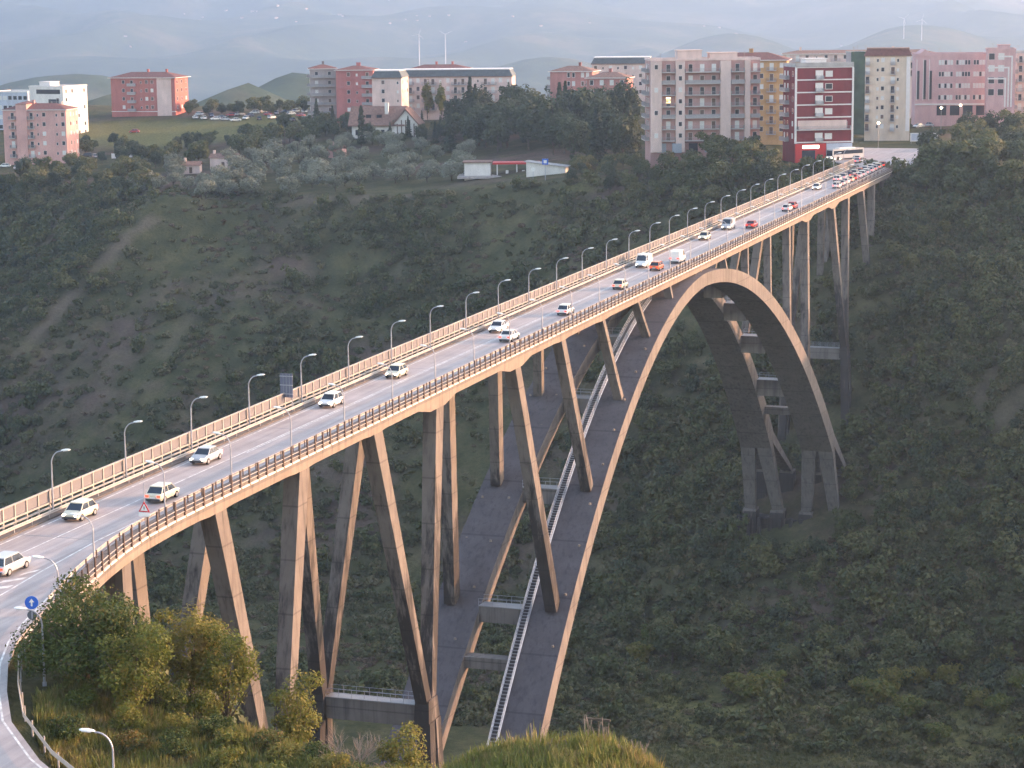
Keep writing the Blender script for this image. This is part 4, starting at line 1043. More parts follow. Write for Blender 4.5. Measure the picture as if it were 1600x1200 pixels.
# woodland canopy filling the foot of the far bank and the slope right of the bridge
c5 = clump("canopy_clump", 620, 2.9, 4.2, .30, 85, M['leaf_oak']); c6 = clump("canopy_clump_dark", 560, 2.6, 3.8, .30, 86, M['leaf_dark'])
def canopy_keep(x, y, v, rs):
    g = ground(x, y)
    foot = (g < -38) & (g > -93) & (x > -75)
    east = (x > 12) & (v < 3) & (g > -93)
    far_left = (x < -235) & (v < 4) & (v > -60)
    d = vnoise(x, y, 24, 75) + .5*vnoise(x, y, 9, 76)
    return (foot | east | far_left) & clear_of_bridge(x, y) & (rs.uniform(0,1,len(x)) < np.clip(.62 + 1.3*d, .12, 1)) & (track_mask(x, y) < .3)
put("slope_woodland", 6200, 101, .35, 1.5, c5, "leafy canopy of small trees filling the foot of the far bank", canopy_keep, (-330, 72), (225, 500), (.75,1.15), .3)
put("slope_woodland_dark", 3000, 102, .4, 1.45, c6, "darker canopy among the small trees of the far bank", canopy_keep, (-330, 72), (225, 500), (.8,1.2), .3)

# ------------------------------------------------------------------ foreground trees and shrubs
def near_tree(name, x, y, h, r, base, k, n, size, seed, mat, label, lean=(0,0), r0=.2, cat="tree", group=None, z=None):
    bl = lobes(h, r, base, k, seed, .8)
    bl = [(b[0]+lean[0]*b[2]/h, b[1]+lean[1]*b[2]/h, b[2], b[3], b[4], b[5]) for b in bl]
    v, f = crown_cloud(bl, n, size, seed, .5, .25)
    e = empty(name, (x, y, float(ground(x, y)) if z is None else z))
    tm_ = trunk_mesh("trunk", h, r0, max(.6, base), r, seed, limbs=7)
    link("trunk", tm_, e); link("crown", raw_mesh("crown", v, f, mat), e)
    tag(e, label, cat, group); return e
near_tree("leaning_tree", 20.9, -41.5, 7.0, 4.9, 1.4, 15, 16000, .135, 201, M['leaf_near'], "large ragged tree with rusty tips overhanging the slip road guard rail", (-.6, 1.2), .26)
near_tree("young_tree", 25.6, -43.4, 6.6, 3.4, .8, 10, 9000, .12, 202, M['leaf_yellow'], "yellow-green bushy tree at the right side of the big leaning tree", (0,0), .16)
near_tree("young_tree", 26.4, -36.5, 8.2, 3.0, 1.2, 12, 8000, .125, 203, M['leaf_yellow'], "tall feathery tree in front of the second pair of slanting piers", (0,0), .18)
near_tree("young_tree", 29.6, -37.5, 8.2, 2.6, 1.0, 9, 5600, .12, 204, M['leaf_yellow'], "slim yellowing tree touching the lower slanting pier on its left", (0,0), .15)
near_tree("young_tree", 35.3, -38.6, 7.2, 2.2, .8, 8, 4400, .115, 205, M['leaf_yellow'], "small golden tree standing before the vertical pier", (0,0), .12)
near_tree("young_tree", 45.6, -44.6, 6.0, 2.3, .6, 8, 4200, .115, 206, M['leaf_yellow'], "small olive-gold tree left of the forked pier foot", (0,0), .12)
# low bushes along the crest
cr = [(27.2,-41.2,2.6),(28.8,-40.0,2.4),(25.2,-40.2,2.2),(26.5,-46.5,2.6),(29.8,-45.2,2.4),(28.4,-49.2,2.2),(32.0,-44.4,2.1),(33.8,-46.3,1.9),(36.2,-45.0,1.8),(38.4,-47.4,1.7),(40.2,-46.2,1.5),(42.2,-49.0,1.7),(44.6,-50.2,1.5),(46.8,-50.9,1.4),(49.0,-52.6,1.3),(31.2,-48.8,2.0),(35.0,-49.6,1.8),(39.0,-51.0,1.6),(43.4,-52.9,1.5),(24.2,-50.4,2.0),(22.6,-45.6,1.7)]
cr.sort(key=lambda q: px_of(q[0], q[1], 0)[0])
for i, (x, y, h) in enumerate(cr):
    near_tree("crest_bush", x, y, h, 1.5, .05, 6, 1500, .10, 300+i, M['leaf_yellow'] if i % 3 else M['leaf_near'], f"leafy bush on the near crest, {ordinal(i)} from the left along the bottom edge", cat="bush", group="bushes along the near crest", r0=.05)
# bare twiggy shrubs
def bare_shrub(x, y, h, seed, label, wide=1.0):
    rs = random.Random(seed); mb = MB()
    def grow(p, d, L, r, depth):
        q = p + d*L
        m_ = p + d*L*.5 + Vector((rs.uniform(-.06,.06), rs.uniform(-.06,.06), 0))*L
        mb.tube([p, m_, q], [r, r*.8, r*.6], 4, closed_ends=False)
        if depth == 0: return
        for k in range(rs.choice((2,3,3))):
            nd = (d + Vector((rs.uniform(-.75,.75)*wide, rs.uniform(-.75,.75)*wide, rs.uniform(-.1,.5)))).normalized()
            grow(q - d*L*rs.uniform(0,.35), nd, L*rs.uniform(.62,.86), r*.62, depth-1)
    for k in range(6):
        a = rs.uniform(0, 6.28)
        grow(Vector((.2*math.cos(a), .2*math.sin(a), -.2)), Vector((.5*math.cos(a)*wide, .5*math.sin(a)*wide, 1)).normalized(), h*.30, .05, 4)
    e = empty("bare_shrub", (x, y, float(ground(x, y))))
    mb.build("branches", M['twig'], e); tag(e, label, "shrub", "leafless shrubs by the pier foot")
bare_shrub(42.6, -46.6, 4.4, 1, "leafless fan-shaped shrub standing before the service walkway")
bare_shrub(47.2, -46.4, 3.6, 2, "leafless tangled shrub just left of the forked pier foot", 1.3)
bare_shrub(45.0, -48.2, 2.6, 3, "low leafless arching shrub in the middle of the bare group", 1.7)
bare_shrub(38.6, -41.8, 3.0, 4, "small leafless shrub left of the bare group by the dark pier", 1.4)
# tall dry stalks on the knoll edge
def stalks(x, y, n, h, seed, label):
    rs = random.Random(seed); mb = MB()
    for k in range(n):
        px_, py_ = rs.uniform(-.7,.7), rs.uniform(-.3,.3); L = h*rs.uniform(.6,1.1); a = rs.uniform(-.3,.3)
        mb.tube([(px_,py_,-.2),(px_+a*.5,py_,L*.6),(px_+a*1.2,py_,L)], [.018,.014,.02], 4)
    e = empty("dry_stalks", (x, y, float(ground(x, y)))); mb.build("stems", M['twig'], e); tag(e, label, "dry stalks", "dry stalks on the knoll")
stalks(63.2, -60.4, 16, 1.7, 1, "clump of tall brown dry stalks on the knoll skyline, left one")
stalks(65.6, -61.6, 12, 1.1, 2, "clump of low brown dry stalks at the knoll's right end")

stalks(59.4, -59.3, 9, 1.3, 3, "thin dry stalks on the left shoulder of the knoll")
stalks(61.4, -61.6, 7, .9, 4, "short dry stalks at the middle of the knoll")
for i, (x, y, h) in enumerate(sorted(((55.2,-58.6,.9),(58.2,-61.2,.7),(62.4,-63.6,.6),(64.6,-62.4,.8),(52.6,-56.4,1.0)), key=lambda q: px_of(q[0], q[1], 4)[0])):
    near_tree("knoll_weed", x, y, h, .7, .02, 5, 420, .07, 400+i, M['leaf_near'] if i % 2 else M['leaf_yellow'], f"low leafy weed on the knoll, {ordinal(i)} from the left", cat="weed", group="weeds on the knoll", r0=.02)

# ------------------------------------------------------------------ town buildings
def stucco(name, col, var=.1):
    m, nt, b = new_mat(name)
    geo = nt.nodes.new("ShaderNodeNewGeometry"); pos = geo.outputs["Position"]
    n1 = noise(nt, mapping(nt, pos, (1,1,.25)), .5, 6, .65); n2 = noise(nt, pos, .16, 4, .6)
    a = ramp(nt, n1.outputs[0], [(.3, tuple(c*(1-var*1.6) for c in col)+(1,)), (.7, tuple(min(1,c*(1+var)) for c in col)+(1,))])
    d = ramp(nt, n2.outputs[0], [(.3, (.9,.88,.88,1)), (.7, (1.06,1.06,1.06,1))])
    nt.links.new(mixc(nt, a.outputs[0], d.outputs[0], 1.0, 'MULTIPLY'), b.inputs["Base Color"])
    b.inputs["Roughness"].default_value = .9; b.inputs["Specular IOR Level"].default_value = .15
    return m
ST = {k: stucco('stucco_'+k, c) for k, c in dict(white=(.72,.68,.65), pale=(.66,.50,.46), pink=(.62,.35,.32), rose=(.46,.17,.16), red=(.42,.15,.13), crimson=(.22,.045,.05), cream=(.66,.54,.44), ochre=(.56,.33,.16), grey=(.40,.34,.34), lilac=(.58,.36,.36), dusky=(.48,.22,.20), bluewhite=(.45,.48,.56), orange=(.62,.30,.14), infill=(.48,.28,.26)).items()}
M['tile'] = plain('terracotta_tiles', (.155,.06,.05), .85, var=.3, scale=1.5)
M['tile2'] = plain('faded_tiles', (.20,.11,.085), .85, var=.3, scale=1.5)
M['slate'] = plain('grey_mansard', (.075,.085,.09), .6, var=.2, scale=1)
M['glass'] = plain('window_glass', (.03,.035,.045), .12, spec=.6)
M['shut_w'] = plain('white_shutter', (.62,.60,.58), .6); M['shut_b'] = plain('brown_shutter', (.12,.07,.05), .6)
M['glow'] = plain('lit_room', (.6,.5,.3), .5, emit=(1,.72,.3), es=1.6)
M['frame'] = plain('pale_frame', (.62,.58,.56), .6); M['balc'] = plain('balcony_slab', (.48,.43,.42), .8, var=.12, scale=.6)
M['railgrey'] = plain('balcony_rail', (.30,.28,.29), .6, var=.1); M['roofgrey'] = plain('roof_membrane', (.36,.34,.34), .9, var=.2, scale=.5)
M['trimw'] = plain('white_trim', (.68,.64,.63), .7, var=.06); M['net'] = plain('green_scaffold_net', (.035,.075,.055), .8, var=.3, scale=.4)
M['shopred'] = plain('shop_red', (.55,.03,.03), .5); M['shutgrey'] = plain('roller_shutter', (.30,.33,.38), .5)
M['signlit'] = plain('lit_sign', (.8,.8,.8), .4, emit=(1,.95,.85), es=1.1)
M['balloon'] = plain('street_light_globe', (.9,.85,.75), .4, emit=(1,.85,.6), es=9)
_wcache = {}
def window_mesh(w, h, kind, framed):
    k = (round(w,2), round(h,2), kind, framed)
    if k in _wcache: return _wcache[k]
    f = MB(); t = .14 if framed else .07; p = .10 if framed else .05
    for (a,b,c,d) in ((-w/2-t,-w/2,-t,h+t),(w/2,w/2+t,-t,h+t),(-w/2,w/2,h,h+t),(-w/2,w/2,-t,0)): f.box(a,b,-p,.02,c,d)
    fm = f.mesh("window", M['frame'] if framed else M['trimw'])
    g = MB(); g.box(-w/2,w/2,-.03,.02,0,h)
    gm = g.mesh("pane", {'g':M['glass'],'w':M['shut_w'],'b':M['shut_b'],'l':M['glow']}[kind])
    _wcache[k] = (fm, gm); return _wcache[k]
_bcache = {}
def balcony_mesh(w, d, style):
    k = (round(w,2), round(d,2), style)
    if k in _bcache: return _bcache[k]
    s = MB(); s.box(-w/2,w/2,-d,.01,-.18,0)
    r_ = MB()
    if style == 'solid':
        r_.box(-w/2,w/2,-d,-d+.06,.002,.98); r_.box(-w/2,-w/2+.06,-d+.062,-.002,.002,.98); r_.box(w/2-.06,w/2,-d+.062,-.002,.002,.98)
    else:
        r_.box(-w/2,w/2,-d,-d+.05,.92,.98); r_.box(-w/2,w/2,-d,-d+.05,.06,.12)
        for x in np.arange(-w/2+.05, w/2, .28): r_.box(x-.025,x+.025,-d+.005,-d+.045,.12,.92)
        r_.box(-w/2,-w/2+.05,-d+.052,-.002,.002,.98); r_.box(w/2-.05,w/2,-d+.052,-.002,.002,.98)
    _bcache[k] = (s.mesh("balcony", M['balc']), r_.mesh("railing", M['railgrey'])); return _bcache[k]
brs = random.Random(77)
class Bld:
    def __init__(self, key, name, label, wall, floors, below=8, group=None):
        d = BLD[key]; self.W, self.H, self.D = d['W'], d['H'], d['dep']; self.n = floors; self.fh = self.H/floors
        c, s = math.cos(d['rz']), math.sin(d['rz'])
        # the table holds the middle of the front; the empty stands in the middle of the plan
        self.e = empty(name, (d['x'] - s*self.D/2, d['y'] + c*self.D/2, d['z']), d['rz'])
        tag(self.e, label, "building", group or "apartment blocks of the town beyond the bridge")
        self.wall = ST[wall]; mb = MB(); mb.box(-self.W/2, self.W/2, -self.D/2, self.D/2, -below, self.H)
        mb.build("wall", self.wall, self.e)
    def slab(self, name, x0, x1, z0, z1, mat, out=.05, side='f', y0=None, y1=None):
        mb = MB()
        if side == 'f': mb.box(x0, x1, -self.D/2-out, -self.D/2+.3, z0, z1)
        elif side == 'r': mb.box(self.W/2-.3, self.W/2+out, x0, x1, z0, z1)
        elif side == 'l': mb.box(-self.W/2-out, -self.W/2+.3, x0, x1, z0, z1)
        return mb.build(name, mat, self.e)
    def _place(self, o, u, z, side):
        if side == 'f': o.location = (u, -self.D/2, z); o.rotation_euler = (0,0,0)
        elif side == 'r': o.location = (self.W/2, u, z); o.rotation_euler = (0,0,math.pi/2)
        elif side == 'l': o.location = (-self.W/2, -u, z); o.rotation_euler = (0,0,-math.pi/2)
    def win(self, u, z, w, h, side='f', framed=False, kind=None):
        kind = kind or brs.choice('gggwwb')
        fm, gm = window_mesh(w, h, kind, framed)
        o = link("window", fm, self.e); self._place(o, u, z, side); link("pane", gm, o)
    def balc(self, u, z, w, d=1.2, side='f', style='bars', doors=True):
        s, r_ = balcony_mesh(w, d, style)
        o = link("balcony", s, self.e); self._place(o, u, z, side); link("railing", r_, o)
        if doors:
            k = max(1, int(w/2.6))
            for i in range(k): self.win(u + (i-(k-1)/2)*w/k, z+.05, 1.1, 2.1, side, False, brs.choice('ggwb'))
    def facade(self, layout, side='f', z0=0, floors=None, skip=(), ww=1.1, wh=1.35, framed=False, u0=None, u1=None, style='bars', bd=1.2, sill=.95):
        L = self.W if side == 'f' else self.D
        u0 = -L/2 if u0 is None else u0; u1 = L/2 if u1 is None else u1
        n = len(layout); bw = (u1-u0)/n
        for f in range(floors or self.n):
            if f in skip: continue
            z = z0 + f*self.fh
            for i, ch in enumerate(layout):
                u = u0 + (i+.5)*bw
                if ch == 'w': self.win(u, z+sill, min(ww, bw*.7), wh, side, framed)
                elif ch == 'n': self.win(u, z+sill, .6, .9, side, framed)
                elif ch == 'd': self.win(u-.9, z+sill, ww*.8, wh, side, framed); self.win(u+.9, z+sill, ww*.8, wh, side, framed)
                elif ch == 'b': self.balc(u, z+.1, bw*.94, bd, side, style)
    def flat_roof(self, par=.7, mat=None, boxes=()):
        mb = MB(); w, d, h = self.W/2, self.D/2, self.H
        mb.box(-w-.15,w+.15,-d-.15,-d+.15,h+.004,h+par); mb.box(-w-.15,w+.15,d-.15,d+.15,h+.004,h+par)
        mb.box(-w-.15,-w+.15,-d+.152,d-.152,h+.004,h+par); mb.box(w-.15,w+.15,-d+.152,d-.152,h+.004,h+par)
        ro = mb.build("parapet", mat or M['roofgrey'], self.e)
        mb = MB(); mb.box(-w+.16,w-.16,-d+.16,d-.16,h+.002,h+.12); rf = mb.build("roof", M['roofgrey'], self.e)
        for (x, y, bw, bd_, bh, m_) in boxes:
            mb = MB(); mb.box(x-bw/2,x+bw/2,y-bd_/2,y+bd_/2,h+.12,h+.12+bh); mb.box(x-bw/2-.25,x+bw/2+.25,y-bd_/2-.25,y+bd_/2+.25,h+.122+bh,h+.3+bh); mb.build("stair_head", m_, rf)
        for k in range(4):
            x, y = brs.uniform(-w*.8,w*.8), brs.uniform(-d*.6,d*.6); hh = brs.uniform(1.5,2.6)
            mb = MB(); mb.tube([(x,y,h+.1),(x,y,h+hh)], .03, 4); mb.tube([(x-.5,y,h+hh*.95),(x+.5,y,h+hh*.95)], .02, 4); mb.tube([(x-.35,y,h+hh*.8),(x+.35,y,h+hh*.8)], .02, 4); mb.build("aerial", M['galvdark'], rf)
    def hip_roof(self, h=2.4, eave=.6, mat=None, ridge=.45, dormers=0):
        w, d, z = self.W/2+eave, self.D/2+eave, self.H; rx = max(.2, w-d*ridge*2) if w > d else w*.1
        mb = MB(); mb.add([(-w,-d,z+.01),(w,-d,z+.01),(w,d,z+.01),(-w,d,z+.01),(-rx,0,z+h),(rx,0,z+h)], [(0,1,5,4),(1,2,5),(2,3,4,5),(3,0,4),(3,2,1,0)])
        rf = mb.build("roof", mat or M['tile'], self.e)
        mb = MB(); mb.box(-w-.05,w+.05,-d-.05,-d+.25,z-.22,z+.006); mb.box(-w-.05,-w+.25,-d+.252,d,z-.22,z+.006); mb.box(w-.25,w+.05,-d+.252,d,z-.22,z+.006); mb.build("cornice", M['trimw'], self.e)
        for k in range(2):
            x = brs.uniform(-rx, rx); mb = MB(); mb.box(x-.4,x+.4,-.5,.3,z+h*.6,z+h+1.0); mb.box(x-.5,x+.5,-.6,.4,z+h+1.002,z+h+1.15); mb.build("chimney", self.wall, rf)
        return rf
    def mansard(self, h=2.4, inset=1.2, mat=None, dorm=0, top=None):
        w, d, z = self.W/2+.35, self.D/2+.35, self.H
        mb = MB(); mb.hexa([(-w,-d,z+.01),(w,-d,z+.01),(w,d,z+.01),(-w,d,z+.01)], [(-w+inset,-d+inset,z+h),(w-inset,-d+inset,z+h),(w-inset,d-inset,z+h),(-w+inset,d-inset,z+h)])
        rf = mb.build("mansard_roof", mat or M['slate'], self.e)
        mb = MB(); mb.box(-w+inset-.15,w-inset+.15,-d+inset-.15,d-inset+.15,z+h+.004,z+h+.35); mb.build("roof_cap", top or M['trimw'], rf)
        mb = MB(); mb.box(-w-.05,w+.05,-d-.05,-d+.3,z-.25,z+.006); mb.build("cornice", M['tile2'], self.e)
        for k in range(dorm):
            x = -w + (k+.5)*2*w/dorm; mb = MB(); mb.box(x-.6,x+.6,-d+.1,-d+inset+.4,z+.5,z+1.8); o = mb.build("dormer", M['trimw'], rf)
            mb = MB(); mb.box(x-.42,x+.42,-d+.06,-d+.12,z+.65,z+1.6); mb.build("pane", M['glass'], o)
        return rf
BLD = {'white_block': {'key': 'white_block', 'x': -349.44, 'y': 600.08, 'z': -5.99, 'rz': -0.1, 'W': 15.76, 'H': 19.36, 'dep': 16}, 'blue_block': {'key': 'blue_block', 'x': -377.74, 'y': 620.8, 'z': -4.96, 'rz': -0.0302, 'W': 16.36, 'H': 15.37, 'dep': 14}, 'pink_block': {'key': 'pink_block', 'x': -316.32, 'y': 533.62, 'z': -8.66, 'rz': 0.1792, 'W': 23.23, 'H': 16.85, 'dep': 13}, 'red_block': {'key': 'red_block', 'x': -337.94, 'y': 658.06, 'z': -2.11, 'rz': 0.0745, 'W': 28.13, 'H': 17.06, 'dep': 14}, 'grey_wing': {'key': 'grey_wing', 'x': -246.66, 'y': 631.4, 'z': 2.11, 'rz': 0.4236, 'W': 9.94, 'H': 17.3, 'dep': 12}, 'rose_wing': {'key': 'rose_wing', 'x': -232.11, 'y': 627.73, 'z': 2.38, 'rz': 0.249, 'W': 14.23, 'H': 16.65, 'dep': 13}, 'mansard_front': {'key': 'mansard_front', 'x': -206.48, 'y': 595.94, 'z': 4.16, 'rz': 0.1792, 'W': 10.87, 'H': 13.1, 'dep': 14}, 'mansard_long': {'key': 'mansard_long', 'x': -192.27, 'y': 630.55, 'z': 3.9, 'rz': 0.2141, 'W': 42.82, 'H': 12.58, 'dep': 13}, 'mansard_back': {'key': 'mansard_back', 'x': -217.81, 'y': 681.41, 'z': 6.88, 'rz': 0.2141, 'W': 23.32, 'H': 10.82, 'dep': 12}, 'villa_left': {'key': 'villa_left', 'x': -137.78, 'y': 601.14, 'z': 7.24, 'rz': 0.0745, 'W': 15.35, 'H': 12.15, 'dep': 12}, 'villa_right': {'key': 'villa_right', 'x': -118.77, 'y': 580.8, 'z': 7.63, 'rz': 0.0745, 'W': 14.19, 'H': 10.21, 'dep': 11}, 'grey_terrace': {'key': 'grey_terrace', 'x': -140.97, 'y': 680.25, 'z': 7.17, 'rz': 0.2141, 'W': 23.43, 'H': 12.53, 'dep': 13}, 'balcony_block': {'key': 'balcony_block', 'x': -54.21, 'y': 456.78, 'z': 1.37, 'rz': 0.3712, 'W': 31.44, 'H': 25.89, 'dep': 14}, 'ochre_block': {'key': 'ochre_block', 'x': -53.67, 'y': 516.01, 'z': 2.77, 'rz': 0.1443, 'W': 21.65, 'H': 22.92, 'dep': 14}, 'crimson_block': {'key': 'crimson_block', 'x': -18.87, 'y': 450.97, 'z': 4.82, 'rz': 0.4759, 'W': 16.29, 'H': 20.74, 'dep': 13}, 'netted_block': {'key': 'netted_block', 'x': -27.54, 'y': 561.84, 'z': 1.29, 'rz': 0.3188, 'W': 5.44, 'H': 25.11, 'dep': 14}, 'cream_block': {'key': 'cream_block', 'x': -14.38, 'y': 534.45, 'z': 3.0, 'rz': 0.1618, 'W': 14.02, 'H': 23.48, 'dep': 12}, 'clinic': {'key': 'clinic', 'x': -3.39, 'y': 602.6, 'z': 4.95, 'rz': 0.2141, 'W': 24.31, 'H': 19.6, 'dep': 16}, 'stripe_block': {'key': 'stripe_block', 'x': 15.0, 'y': 584.53, 'z': 7.24, 'rz': 0.1443, 'W': 9.22, 'H': 19.43, 'dep': 16}, 'edge_block': {'key': 'edge_block', 'x': 21.96, 'y': 621.8, 'z': 5.42, 'rz': 0.3188, 'W': 11.91, 'H': 19.42, 'dep': 14}, 'far_row': {'key': 'far_row', 'x': -44.55, 'y': 660.31, 'z': 15.39, 'rz': 0.2141, 'W': 55.83, 'H': 8.51, 'dep': 12}}
# far left
b = Bld('blue_block', 'office_block', "low bluish-white office block at the far left edge", 'bluewhite', 4)
b.facade('wwwwwww', ww=1.7, wh=1.5); b.flat_roof(.5, M['trimw'])
b = Bld('white_block', 'apartment_block', "white modern block with open top terrace behind the pink block", 'white', 6)
b.facade('..b', floors=5); b.slab('recess_shade', -4.5, 6.5, b.H-2.6, b.H-.9, M['glass'], .03); b.slab('recess_shade', 1.0, 6.0, b.H-6.6, b.H-4.6, M['glass'], .04)  # dark flat panels on the wall, coloured as the shade of open terraces
b.facade('wwww', 'r', ww=1.0); b.flat_roof(.5, M['trimw'], [(-4,0,5,6,1.6,M['trimw'])])
b = Bld('pink_block', 'apartment_block', "pink five-storey block with taller stair tower and red hipped roof", 'pink', 5)
b.facade('.bn.bnw.nw'); b.facade('.wnw', 'r'); b.hip_roof(2.0, .5)
mb = MB(); mb.box(-6.6,-2.6,-b.D/2-.6,b.D/2-3,-8,b.H+2.0); mb.build("stair_tower", b.wall, b.e)
mb = MB(); mb.add([(-6.9,-b.D/2-.9,b.H+2.002),(-2.3,-b.D/2-.9,b.H+2.002),(-2.3,b.D/2-2.7,b.H+2.002),(-6.9,b.D/2-2.7,b.H+2.002),(-4.6,0,b.H+2.9)], [(0,1,4),(1,2,4),(2,3,4),(3,0,4),(3,2,1,0)]); mb.build("tower_roof", M['tile'], b.e)
b = Bld('red_block', 'apartment_block', "isolated brick-red block with hipped roof on the left meadow", 'red', 5)
b.facade('.wb', skip=(0,), u0=-b.W/2, u1=-b.W/2+11, style='solid'); b.facade('nww', skip=(0,), u0=-2, u1=5.2)
b.slab('pale_bay', 6.2, 12.4, 0, b.H-.25, ST['pale'], .25); b.facade('nn', skip=(0,), u0=6.4, u1=12.2)
b.slab('base_band', -b.W/2-.05, b.W/2+.05, b.fh-.25, b.fh, M['trimw'], .1); b.facade('www', 'r', skip=(0,)); b.hip_roof(2.1, .9)
# middle left row
b = Bld('grey_wing', 'apartment_block', "grey-rose balconied wing with dark red roof, leftmost of the middle row", 'grey', 5)
b.facade('bb', style='solid'); b.facade('wbw', 'l'); b.hip_roof(1.5, .7)
b = Bld('rose_wing', 'apartment_block', "deep rose wing with stacked balconies at its right end", 'rose', 5)
b.facade('.wn', u1=2.5); b.facade('b', u0=2.7, style='solid'); b.facade('w.w', 'r'); b.hip_roof(1.5, .7)
b = Bld('mansard_front', 'apartment_block', "narrow pale block with grey mansard directly behind the gabled house", 'pale', 4)
b.facade('.w.n'); b.facade('wnw', 'r'); b.mansard(2.3)
b = Bld('mansard_long', 'apartment_block', "long pale block with grey mansard behind the yellow poplars", 'pale', 4)
b.facade('bbwbbnwbbwnbbwn', wh=1.5); b.mansard(2.4, 1.3)
b = Bld('mansard_back', 'apartment_block', "block with dark red roof rising behind the long mansard block", 'rose', 3)
b.facade('wbwbwb'); b.hip_roof(1.6, .6)
b = Bld('villa_left', 'villa', "dusky red villa with pale-framed windows, taller left one of two", 'dusky', 4, 10)
b.facade('.dd', framed=True, wh=1.5); b.facade('bb', 'l'); b.hip_roof(1.8, .6, M['tile2'])
b = Bld('villa_right', 'villa', "dusky red villa with pale-framed windows, lower right one of two", 'dusky', 3, 10)
b.facade('wwww', framed=True, wh=1.6); b.facade('ww', 'r', framed=True); b.hip_roof(1.9, .6, M['tile2'])
b = Bld('grey_terrace', 'apartment_block', "grey-roofed terrace with white chimneys behind the red villas", 'pale', 4)
b.facade('wnwnwnwn'); b.mansard(2.2, 1.2)
# the big balcony block at the bridge end
b = Bld('balcony_block', 'apartment_block', "big seven-storey pale pink balcony block left of the bridge end", 'infill', 8, 6)
W_, H_ = b.W, b.H
for (x0, x1) in ((-15.7,-12.6),(-8.6,-6.0),(4.2,7.2),(11.2,12.8)):
    b.slab('pilaster', x0, x1, 0.02, H_-.1, ST['pale'], 1.25)
for f in range(1, 8): b.slab('floor_band', -W_/2+.02, W_/2-.02, f*b.fh-.12, f*b.fh+.1, M['trimw'], .16)
for f in range(1, 8):
    z = f*b.fh + .05
    for (x0, x1, d_) in ((-12.5,-8.7,1.5),(-5.9,4.1,1.6),(7.3,11.1,1.6),(12.9,15.7,1.3)):
        b.balc((x0+x1)/2, z, x1-x0, d_, 'f', 'solid' if f % 3 == 0 else 'bars')
    b.balc(0, z, 9, 1.4, 'l', 'bars'); b.win(-7.3, z+.9, .9, 1.2); b.win(-14.2, z+.9, .9, 1.2) if f % 2 else None
for o_ in [q for q in b.e.children if q.name.startswith('window') and abs(q.location.x+7.3) < .2]: o_.location.y -= 1.27
for o_ in [q for q in b.e.children if q.name.startswith('window') and abs(q.location.x+14.2) < .2]: o_.location.y -= 1.27
b.win(-10.6, 4*b.fh+1.0, 1.2, 1.6, 'f', False, 'l')
for x in (-12.5,-8.2,-3.4,1.2,5.4,9.6):
    o = b.slab('shop_shutter', x-1.3, x+1.3, -.2, 2.5, M['shutgrey'] if brs.random() < .6 else M['glass'], 1.27 if (x in (-8.2,5.4)) else .08)
b.slab('shop_canopy', -6, 4, 2.7, 2.95, M['tile'], 1.6); b.flat_roof(.6, ST['pale'], [(-4,0,7,6,2.6,ST['pale']), (6,1,8,5,1.8,ST['pale'])])
b = Bld('ochre_block', 'apartment_block', "ochre apartment block with terracotta roof behind the balcony block", 'ochre', 7, 6)
b.facade('bwbwwbw', style='bars'); b.facade('wbw', 'r'); b.hip_roof(2.2, .8)
b = Bld('crimson_block', 'apartment_block', "crimson block with white floor bands and corner posts by the bridge end", 'crimson', 6, 7)
for f in range(0, 7): b.slab('floor_band', -b.W/2-.22, b.W/2+.22, f*b.fh-.18, f*b.fh+.16, M['trimw'], .22)
for x in (-b.W/2-.28, b.W/2-.2): b.slab('corner_post', x, x+.5, -.3, b.H-.2, M['trimw'], .26)
for f in range(6):
    if f == 1:
        b.slab('loggia', -b.W/2+.6, b.W/2-1.6, f*b.fh+.2, f*b.fh+2.6, ST['pale'], .06); b.balc(0, f*b.fh+.05, b.W-1, 1.1, 'f', 'bars'); continue
    b.slab('white_panel', -2.6, -.4, f*b.fh+.3, f*b.fh+2.6, M['trimw'], .07); b.balc(-1.5, f*b.fh+.2, 2.3, 1.0, 'f', 'bars', False); b.win(1.3, f*b.fh+.9, 1.8, 1.4, 'f', True, brs.choice('gw')); b.win(-1.5, f*b.fh+.35, 1.0, 2.0, 'f', False, 'g')
b.facade('bw', 'l', style='solid'); b.slab('attic_band', -b.W/2-.2, b.W/2+.2, b.H+.01, b.H+1.3, M['roofgrey'], .3); b.flat_roof(.9, M['roofgrey'], [(-1,1,6,5,2.0,M['trimw'])])
b.slab('shop_front', -b.W/2-.1, .5, -5.6, -.4, M['shopred'], .5); b.slab('shop_sign', -6.2, -1.5, -1.7, -.8, M['signlit'], .56); b.slab('shop_window', -6.4, -2.6, -5.2, -2.2, M['glass'], .54); b.slab('shop_wall', .7, b.W/2, -5.6, -.4, ST['bluewhite'], .4); b.slab('shop_door', 2.2, 5.0, -5.5, -2.0, M['signlit'], .45)
mb = MB(); mb.box(-.05,.05,-.05,.05,0,.1)
